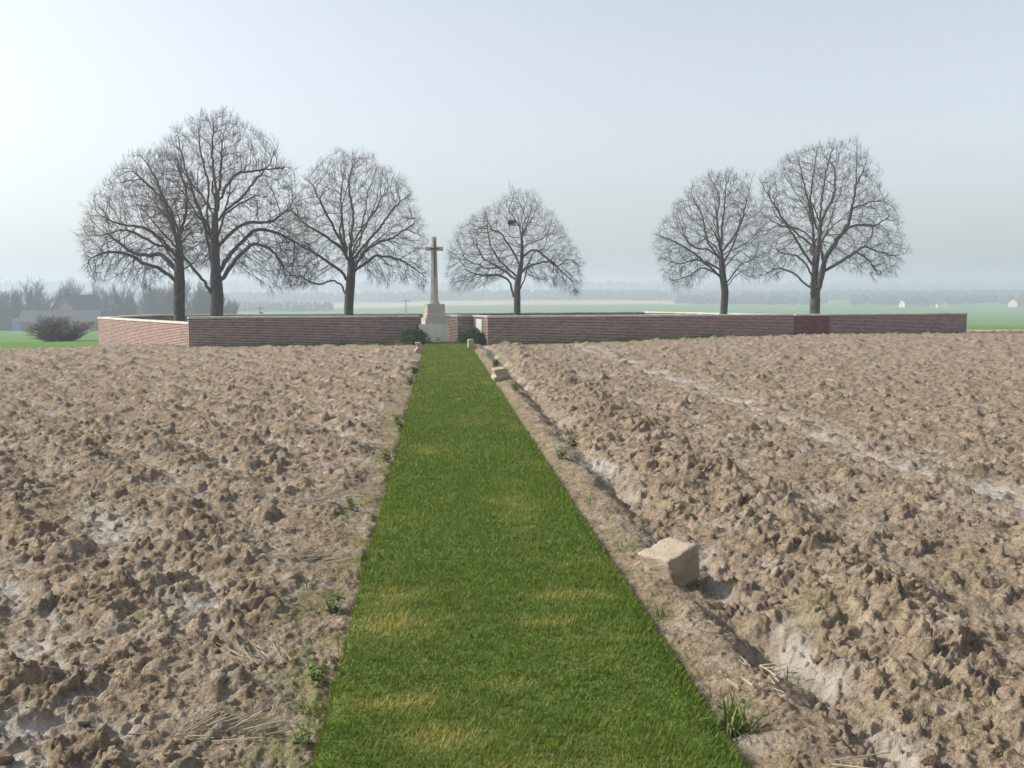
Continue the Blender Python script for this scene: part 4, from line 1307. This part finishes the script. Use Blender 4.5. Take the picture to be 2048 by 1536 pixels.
# poles
def pole(x, y, h, label, box=False):
    gz = Tz(x, y)
    p = empty('utility_pole', (x, y, gz)); tag(p, label, 'pole')
    V, F = tubes(np.array([[0, 0, -.5]]), np.array([[0, 0, h]]), np.array([.16]), np.array([.11]), np.array([[0, 0, 1.]]), np.array([[0, 0, 1.]]), 8)
    obj('post', mesh_np('post', V, F, M['wood_post']), p)
    obj('crossarm', boxes('crossarm', [[-.9, -.20, h - .5]], [[.9, -.06, h - .36]], M['wood_post']), p)
    for s in (-.8, 0.5, .8): obj('insulator', boxes('insulator', [[s - .05, -.18, h - .36]], [[s + .05, -.08, h - .12]], M['glass']), p)
    if box: obj('transformer', boxes('transformer', [[.14, -.35, h - 2.2]], [[.75, .25, h - 1.3]], M['slate']), p)
pole(-44.3, 260, 5.6, 'pole with a small transformer rising over the left wall', True)
pole(-8.7, 280, 6.3, 'plain pole with a crossarm just left of the cross')

# ------------------------------------------------------------------ woods on the far slopes
def far_wood(name, label, y0, y1, x0, x1, n, hmin, hmax, seed, cover=-0.05, sc=160.0):
    rng = np.random.default_rng(seed)
    x = rng.uniform(x0, x1, n); y = rng.uniform(y0, y1, n)
    keep = perlin(x / sc, y / (sc * 0.6), seed) > cover
    x = x[keep]; y = y[keep]; n = len(x)
    h = rng.uniform(hmin, hmax, n)
    V6, F6 = ico_lump(1, seed, 1.0)
    V = np.empty((n, len(V6), 3))
    w = h * rng.uniform(0.28, 0.5, n)
    jit = rng.uniform(0.8, 1.2, (n, len(V6)))
    V[:, :, 0] = x[:, None] + V6[None, :, 0] * w[:, None] * jit
    V[:, :, 1] = y[:, None] + V6[None, :, 1] * w[:, None] * jit
    V[:, :, 2] = (T(x, y) + h * 0.5)[:, None] + V6[None, :, 2] * (h * 0.55)[:, None] * jit
    F = (F6[None] + (len(V6) * np.arange(n))[:, None, None]).reshape(-1, 3)
    tag(obj(name, mesh_np(name, V.reshape(-1, 3), F, M['far_wood'])), label, 'wood', kind='stuff')
far_wood('distant_wood', 'blue-grey belt of woodland along the far side of the valley', 960, 1100, -560, 860, 3200, 7, 12, 21, -0.35)
far_wood('distant_wood', 'faint wooded ridge on the skyline', 1500, 1900, -1100, 1500, 2200, 12, 20, 22, -0.3, 300)
far_wood('distant_wood', 'nearer hazy copse in the green fields left of the cross', 640, 690, -150, -70, 260, 4, 7, 23, -0.6, 90)
far_wood('distant_wood', 'hazy copse at the foot of the right-hand slope', 760, 830, 190, 460, 600, 5, 9, 24, -0.25, 90)

def far_house(x, y, w, rz, label, roof='red_roof'):
    house('farm_building', label, x, y, w, 3.2, 3.0, 5.4, rz, 'white_wall', roof)
far_house(331, 655, 5.5, R(70), 'small white farm building above the right end of the wall', 'slate')
far_house(318, 668, 9, R(10), 'long low pale shed left of the white farm building', 'slate')
far_house(392, 672, 5, R(30), 'red-roofed farmhouse at the right edge of the far fields')

# ------------------------------------------------------------------ shrubs by the entrance
def leaf_cloud(n, rx, ry, rz, size, seed, lift=0.0):
    rng = np.random.default_rng(seed)
    d = rng.normal(0, 1, (n, 3)); d /= np.linalg.norm(d, axis=1, keepdims=True)
    d[:, 2] = np.abs(d[:, 2]) * 1.0 - 0.15
    lump = 0.78 + 0.30 * perlin(d[:, 0] * 2.6 + seed, d[:, 1] * 2.6 + d[:, 2] * 2, seed)
    r = lump * (0.55 + 0.45 * rng.random(n) ** 0.4)
    p = d * r[:, None] * np.array([rx, ry, rz]) + np.array([0, 0, lift])
    a = rng.normal(0, 1, (n, 3)); a /= np.linalg.norm(a, axis=1, keepdims=True)
    nrm = d + rng.normal(0, 0.6, (n, 3)); b_ = np.cross(nrm, a); b_ /= np.linalg.norm(b_, axis=1, keepdims=True); a = np.cross(b_, nrm); a /= np.linalg.norm(a, axis=1, keepdims=True)
    s = size * rng.uniform(0.6, 1.3, n)[:, None]
    V = np.stack([p - a * s, p + b_ * s * 0.42, p + a * s, p - b_ * s * 0.42], 1).reshape(-1, 3)
    F = np.arange(4 * n).reshape(-1, 4)
    return V, F
def bush(x, y, rx, ry, rz, n, seed, label):
    gz = Tz(x, y) - 0.03
    o = empty('evergreen_shrub', (x, y, gz)); tag(o, label, 'shrub')
    V, F = leaf_cloud(n, rx, ry, rz, 0.034, seed, rz * 0.12)
    f = obj('foliage', mesh_np('foliage', V, F, M['bush']), o); f['kind'] = 'stuff'
    segs = twiggy(seed, rz * 1.2, 0.8, 7, 0.012, 1, 4, 0.3)
    (V1, F1), (V2, F2) = twiggy_parts(segs, 0.006, 0.003)
    obj('stems', mesh_np('stems', np.concatenate([V1, V2]), np.concatenate([F1, F2 + len(V1)]), M['twig']), o)
bush(-0.95, 40.9, 0.72, 0.50, 0.84, 5200, 31, 'dark green shrub left of the entrance against the brick wall')
bush(1.36, 41.1, 0.78, 0.55, 0.78, 5400, 32, 'wider dark green shrub right of the entrance below the white tablet')

# weeds along the foot of the walls
def verge(name, label, pts, n, hmax, seed, wdt=0.25):
    rng = np.random.default_rng(seed)
    P = [np.array(p, float) for p in pts]
    i = rng.integers(0, len(P) - 1, n); t = rng.random(n)
    A_ = np.array(P)[i]; B_ = np.array(P)[i + 1]
    q = A_ + (B_ - A_) * t[:, None]
    q[:, 1] -= np.abs(rng.normal(0, wdt, n)) + 0.05
    nz = perlin(q[:, 0] * 0.9, q[:, 1] * 0.9, seed)
    k = nz > -0.05 - 0.3 * rng.random(n)
    q = q[k]; nz = nz[k]; n = len(q)
    h = hmax * rng.uniform(0.35, 1, n) * (0.6 + np.clip(nz, 0, 1))
    a = rng.random(n) * 6.28; w = rng.uniform(0.006, 0.016, n)
    hs, _, _ = soil_height(q[:, 0], q[:, 1])
    z = T(q[:, 0], q[:, 1]) + hs - 0.02
    p0 = np.stack([q[:, 0] - np.cos(a) * w, q[:, 1] - np.sin(a) * w, z], 1); p1 = np.stack([q[:, 0] + np.cos(a) * w, q[:, 1] + np.sin(a) * w, z], 1)
    p2 = np.stack([q[:, 0] + rng.normal(0, .4, n) * h, q[:, 1] + rng.normal(0, .4, n) * h, z + h], 1)
    V = np.stack([p0, p1, p2], 1).reshape(-1, 3)
    tag(obj(name, mesh_np(name, V, np.arange(len(V)).reshape(-1, 3), M['weed'])), label, 'weeds', kind='stuff')
verge('wall_weeds', 'low green weeds along the foot of the left wall', [(-8.0, 39.8), (-0.7, 41.8)], 3800, 0.16, 61)
verge('wall_weeds', 'taller grass below the shrub left of the entrance', [(-3.0, 41.2), (-0.65, 41.2)], 2600, 0.20, 62, 0.35)
verge('wall_weeds', 'scattered weeds along the foot of the right wall', [(2.0, 40.5), (12.0, 42.8)], 3600, 0.20, 63)
verge('wall_weeds', 'thin grass at the foot of the far right wall', [(16.5, 44.0), (25.0, 47.0)], 1600, 0.16, 64)

# ------------------------------------------------------------------ stone blocks beside the path
def stone(label, loc, rot, poly, mat='block', bev=0.007, seed=0, rough=0.006):
    """poly: list of (half x, half y, z, offset x, offset y) rings"""
    rings = []
    for hx, hy, z, ox, oy in poly:
        rings.append([(ox - hx, oy - hy, z), (ox + hx, oy - hy, z), (ox + hx, oy + hy, z), (ox - hx, oy + hy, z)])
    me = loft(rings, 'stone_block', M[mat])
    bm = bmesh.new(); bm.from_mesh(me)
    bmesh.ops.subdivide_edges(bm, edges=list(bm.edges), cuts=9, use_grid_fill=True)
    for _ in range(2): bmesh.ops.smooth_vert(bm, verts=list(bm.verts), factor=0.45, use_axis_x=True, use_axis_y=True, use_axis_z=True)
    bm.normal_update()
    from mathutils import noise as mn
    for v_ in bm.verts:
        q = v_.co + Vector((seed * 3.1, 0, 0))
        v_.co += v_.normal * rough * (0.7 * mn.noise(q * 8) + 0.6 * mn.noise(q * 22) + 0.5 * mn.noise(q * 55))
    for f in bm.faces: f.smooth = True
    bm.to_mesh(me); bm.free()
    o = obj('stone_block', me, None, loc); o.rotation_euler = rot
    tag(o, label, 'stone block', 'stone blocks beside the path')
    return o
stone('large tipped stone block in the mud near the right edge of the path', (1.57, 6.72, 0.085), (R(-2), R(-17), R(30)), [(0.115, 0.13, -0.12, 0.0, 0.0), (0.13, 0.145, 0.0, 0, 0), (0.14, 0.155, 0.125, 0, 0)], seed=1, rough=0.016)
stone('broken two-part stone leaning over the right edge of the path halfway along', (1.42, 23.2, -0.02), (R(6), R(-8), R(12)), [(0.20, 0.14, -0.12, 0.03, 0), (0.20, 0.15, 0.12, 0.0, 0), (0.13, 0.13, 0.16, 0.0, 0), (0.145, 0.14, 0.30, -0.03, 0)], seed=2)
stone('stubby upright stone post at the right side of the path near the entrance', (1.17, 37.3, -0.02), (0, R(2), R(8)), [(0.165, 0.12, -0.12, 0.05, 0), (0.16, 0.12, 0.145, 0.05, 0), (0.105, 0.11, 0.15, 0.0, 0), (0.105, 0.11, 0.33, -0.01, 0), (0.07, 0.08, 0.36, -0.01, 0)], seed=3)
stone('squat pale stone with a spreading foot left of the path', (-0.66, 27.2, -0.03), (0, R(5), R(-10)), [(0.22, 0.16, -0.12, -0.04, 0), (0.20, 0.15, 0.03, -0.03, 0), (0.125, 0.12, 0.12, 0.02, 0), (0.12, 0.12, 0.24, 0.02, 0)], seed=4)
stone('notched leaning stone at the left side of the path near the entrance', (-0.62, 34.9, -0.02), (R(3), R(-4), R(6)), [(0.20, 0.13, -0.12, 0.0, 0), (0.19, 0.13, 0.10, 0.0, 0), (0.11, 0.11, 0.20, 0.04, 0), (0.10, 0.10, 0.26, 0.0, 0), (0.085, 0.09, 0.36, -0.06, 0)], seed=5)

# ------------------------------------------------------------------ weeds and straw
def blade_mesh(L, w, bend, seg=5):
    V = []; F = []
    for i in range(seg + 1):
        t = i / seg
        ww = w * (1 - t) ** 0.7 * (0.6 + 0.8 * min(t * 4, 1) * 0.5)
        a = bend * t
        x = L * (math.sin(a) / bend * 1.0 if bend else 0) ; x = L * (1 - math.cos(a)) / max(bend, 1e-3); z = L * math.sin(a) / max(bend, 1e-3)
        V += [(x, -ww, z + 0.15 * ww), (x, 0, z - 0.1 * ww), (x, ww, z + 0.15 * ww)]
    for i in range(seg):
        b0 = 3 * i
        F += [[b0, b0 + 1, b0 + 4, b0 + 3], [b0 + 1, b0 + 2, b0 + 5, b0 + 4]]
    return mesh_np('leaf', np.array(V), np.array(F), M['weed'], True)
BLADES = [blade_mesh(1, 0.036, b_) for b_ in (0.7, 1.3, 2.0)]
def oval_leaf(L=1.0, w=0.30):
    V = [(0, 0, 0), (.3, -w * .8, .06), (.3, 0, 0), (.3, w * .8, .06), (.65, -w * .75, .03), (.65, 0, -.02), (.65, w * .75, .03), (1, 0, -.12)]
    return mesh_np('leaf', np.array(V) * L, [np.array([[0, 1, 2], [0, 2, 3], [4, 7, 5], [5, 7, 6]]), np.array([[1, 4, 5, 2], [2, 5, 6, 3]])], M['weed'], True)
OVAL = oval_leaf()
def grassy(x, y, n, L, seed, label, spread=0.03):
    rg = random.Random(seed)
    t = empty('weed_tuft', (x, y, ground_z(x, y) - 0.01)); tag(t, label, 'weed')
    n = int(n * 1.5); L *= 1.15
    for k in range(n):
        o = obj('leaf', BLADES[rg.randrange(3)], t, (rg.gauss(0, spread), rg.gauss(0, spread), 0))
        s = L * rg.uniform(0.5, 1.1)
        o.scale = (s, s * rg.uniform(.8, 1.5), s); o.rotation_euler = (0, rg.uniform(-0.1, 0.35), rg.random() * 6.28)
def leafy(x, y, h, stems, seed, label, leaf=0.03):
    rg = random.Random(seed)
    t = empty('leafy_weed', (x, y, ground_z(x, y) - 0.01)); tag(t, label, 'weed')
    leaf *= 1.45
    for s in range(int(stems * 1.6)):
        a = rg.random() * 6.28; d = Vector((math.cos(a) * .35, math.sin(a) * .35, 1)).normalized(); hh = h * rg.uniform(.6, 1)
        V, F = tubes(np.zeros((1, 3)), np.array([d * hh]), np.array([.003]), np.array([.0015]), np.array([d[:]]), np.array([d[:]]), 4)
        st = obj('stem', mesh_np('stem', V, F, M['weed']), t, (rg.gauss(0, .02), rg.gauss(0, .02), 0))
        for k in range(7):
            q = d * hh * (0.2 + 0.8 * k / 6)
            o = obj('leaf', OVAL, st, q); sc = leaf * rg.uniform(.7, 1.3)
            o.scale = (sc, sc, sc); o.rotation_euler = (0, rg.uniform(-.5, .3), k * 2.4 + rg.random())
grassy(1.31, 4.32, 34, 0.20, 1, 'clump of long grass blades arching over mud at the lower right path edge')
grassy(1.29, 4.75, 8, 0.12, 2, 'thin upright grass tuft just behind the arching clump on the right edge')
grassy(1.33, 5.95, 8, 0.13, 3, 'low spreading grass tuft on the right edge below the large stone block')
grassy(1.72, 4.95, 6, 0.10, 4, 'sparse green blades on the bare mud right of the path', 0.05)
grassy(-0.60, 3.95, 5, 0.22, 5, 'few tall bent grass blades at the bottom left edge of the path')
leafy(-0.63, 5.05, 0.17, 5, 6, 'yellow-green leafy weed on the left edge nearest the lower straw', 0.03)
leafy(-0.60, 4.35, 0.12, 4, 8, 'withered leafy weed low on the left path edge', 0.024)
leafy(-0.66, 6.25, 0.15, 5, 9, 'leafy weed on the left path edge beside crumbled soil', 0.03)
grassy(-0.60, 4.72, 46, 0.085, 7, 'dense feathery bright green tuft against the left path edge', 0.045)
grassy(-0.70, 7.0, 16, 0.12, 10, 'spreading grass patch on the mud left of the path beside straw', 0.09)
grassy(-0.85, 6.7, 10, 0.09, 12, 'small grass patch on the damp mud farther from the left edge', 0.07)
leafy(-0.80, 9.2, 0.16, 4, 13, 'lone leafy weed standing left of the path amid clods', 0.035)
leafy(1.75, 13.2, 0.22, 7, 14, 'dark leafy weed on the bank right of the path beyond the stone block', 0.05)
leafy(1.42, 11.8, 0.16, 5, 15, 'brownish leafy weed at the right edge below the dark weed', 0.04)
grassy(1.42, 9.4, 12, 0.13, 16, 'green tuft on the right path edge above the bare shoulder', 0.05)
grassy(1.38, 7.55, 18, 0.12, 17, 'wide grass tuft at the right path edge above the large block', 0.07)
grassy(1.62, 7.55, 14, 0.06, 18, 'two small mossy grass cushions on the shoulder behind the large block', 0.06)
leafy(1.55, 20.3, 0.22, 6, 19, 'leafy weed beside the broken two-part stone', 0.05)
leafy(1.52, 27.5, 0.30, 9, 20, 'bushy weed on the right path edge beyond the two-part stone', 0.07)
leafy(-0.62, 22.6, 0.26, 7, 21, 'weed clump on the left path edge in front of the squat stone', 0.06)
leafy(-0.60, 25.4, 0.22, 8, 22, 'grey-green broad-leaved weed at the foot of the squat stone', 0.07)
leafy(-0.62, 15.5, 0.18, 5, 23, 'small weed on the left edge a third of the way along', 0.05)
leafy(-0.63, 12.0, 0.18, 5, 24, 'small weed on the left edge above the long straw heap', 0.045)
grassy(2.9, 16.6, 40, 0.11, 25, 'patch of sprouting grass among clods right of the path', 0.30)
grassy(1.5, 32.0, 20, 0.22, 26, 'grass tuft on the right edge before the stone post', 0.15)

# straw: each heap its own thing, each stalk a part
SV, SF = tubes(np.array([[0, 0, 0.]]), np.array([[1., 0, 0]]), np.array([1.]), np.array([.8]), np.array([[1., 0, 0]]), np.array([[1., 0, 0]]), 5)
SV = SV * np.array([1, 0.0035, 0.0035])
STALK = mesh_np('stalk', SV, SF, M['straw'])
def straw(x, y, n, L, az, seed, label, sx=.12, sy=.05, tilt=.12):
    rg = random.Random(seed)
    t = empty('straw_heap', (x, y, ground_z(x, y))); tag(t, label, 'straw')
    for k in range(n):
        ox, oy = rg.gauss(0, sx), rg.gauss(0, sy)
        zz = ground_z(x + ox, y + oy) - t.location.z
        o = obj('stalk', STALK, t, (ox, oy, zz + rg.uniform(0.0, .035)))
        o.scale = (L * rg.uniform(.5, 1.1), rg.uniform(.7, 1.3), rg.uniform(.7, 1.3))
        o.rotation_euler = (0, -abs(rg.gauss(0, tilt)) - 0.05, az + rg.gauss(0, .28))
straw(-0.98, 5.35, 42, 0.17, R(145), 1, 'upright sheaf-like heap of cut straw left of the path', .09, .05, .45)
straw(-1.00, 4.45, 34, 0.20, R(25), 2, 'flat heap of straw lying in the lower left foreground', .10, .05, .15)
straw(-0.98, 3.85, 14, 0.13, R(25), 3, 'small bunch of straw at the bottom left', .06, .03, .12)
straw(-1.02, 7.5, 34, 0.20, R(20), 4, 'grey straw heap on damp mud left of the path above the grass patch', .14, .09, .1)
straw(-0.98, 9.9, 40, 0.22, R(10), 5, 'long matted straw heap touching the left path edge', .13, .35, .08)
straw(-1.70, 3.95, 6, 0.10, R(60), 6, 'few crossed straw stalks alone on the left foreground soil', .03, .03, .3)
straw(1.78, 5.2, 12, 0.16, R(-35), 7, 'bent straw stalks on the edge of the furrow right of the path', .08, .08, .2)
straw(1.55, 4.75, 9, 0.12, R(100), 8, 'short straw stalks on the bare mud shoulder', .09, .1, .1)
straw(1.85, 11.2, 14, 0.28, R(-10), 9, 'grey twiggy straw on the bank right of the path', .12, .1, .12)
straw(1.60, 3.85, 3, 0.30, R(-20), 10, 'single long straw stalks at the bottom right edge', .05, .03, .05)
def loose_straw():
    rng = np.random.default_rng(8)
    n = 900
    r = 3.2 + 16 * rng.random(n) ** 1.6; a = rng.uniform(-.5, .6, n)
    x = r * np.sin(a); y = r * np.cos(a)
    k = (x < XL - .06) | (x > XR + .06); x = x[k]; y = y[k]; n = len(x)
    h, _, _ = soil_height(x, y)
    p = np.stack([x, y, T(x, y) + h + 0.008], 1)
    t = rng.random(n) * 6.28; d = np.stack([np.cos(t), np.sin(t), rng.normal(0.05, .2, n)], 1); d /= np.linalg.norm(d, axis=1, keepdims=True)
    L = rng.uniform(.02, .10, n)[:, None]; rr = rng.uniform(.001, .0022, n)
    V, F = tubes(p, p + d * L, rr, rr, d, d, 4)
    tag(obj('loose_straw', mesh_np('loose_straw', V, F, M['straw'])), 'broken bits of straw strewn over the ploughed soil', 'straw', kind='stuff')
loose_straw()
def sprouts():
    rng = np.random.default_rng(18)
    n = 5200
    r = 3.2 + 26 * rng.random(n) ** 1.2; a = rng.uniform(-.55, .7, n)
    x = r * np.sin(a); y = r * np.cos(a)
    dn = perlin(x * .8, y * .8, 44) + 0.5 * ((x > XR) & (x < 3.6)) + .5 * ((x < XL) & (x > XL - .35)) + .45 * ((x < XL) & (x > XL - .12)) + .45 * ((x > XR) & (x < XR + .12))
    k = ((x < XL - .04) | (x > XR + .04)) & (dn > 0.38); x = x[k]; y = y[k]; n = len(x)
    x = np.repeat(x, 5) + rng.normal(0, .02, 5 * n); y = np.repeat(y, 5) + rng.normal(0, .02, 5 * n); n *= 5
    k = (x < XL - .01) | (x > XR + .01); x = x[k]; y = y[k]; n = len(x)
    h, _, _ = soil_height(x, y); z = T(x, y) + h - .004
    hh = rng.uniform(.015, .05, n); w = 0.0022 + 0.00025 * np.hypot(x, y); t = rng.random(n) * 6.28
    p0 = np.stack([x - np.cos(t) * w, y - np.sin(t) * w, z], 1); p1 = np.stack([x + np.cos(t) * w, y + np.sin(t) * w, z], 1)
    p2 = np.stack([x + rng.normal(0, .6, n) * hh, y + rng.normal(0, .6, n) * hh, z + hh], 1)
    V = np.stack([p0, p1, p2], 1).reshape(-1, 3)
    tag(obj('sprouting_grass', mesh_np('sprouting_grass', V, np.arange(len(V)).reshape(-1, 3), M['weed'])), 'thin scattered green sprouts coming up between the clods', 'grass', kind='stuff')
sprouts()
leafy(0.02, 44.75, 0.22, 3, 30, 'small dark plant in front of the headstones in the opening', 0.06)

# ------------------------------------------------------------------ haze
def build_haze():
    me = boxes('haze', [[-5000, -2500, -14]], [[5000, 4300, 38]], None)
    m = bpy.data.materials.new('haze'); m.use_nodes = True
    nt = m.node_tree; nt.nodes.clear()
    out = nt.nodes.new('ShaderNodeOutputMaterial')
    v = nt.nodes.new('ShaderNodeVolumePrincipled')
    v.inputs['Color'].default_value = (0.64, 0.71, 0.82, 1)
    v.inputs['Density'].default_value = HAZE_DENSITY
    v.inputs['Anisotropy'].default_value = 0.2
    nt.links.new(v.outputs[0], out.inputs['Volume'])
    me.materials.append(m)
    o = obj('haze', me)
    tag(o, 'pale spring haze filling the air over the fields', 'haze', kind='stuff')
build_haze()
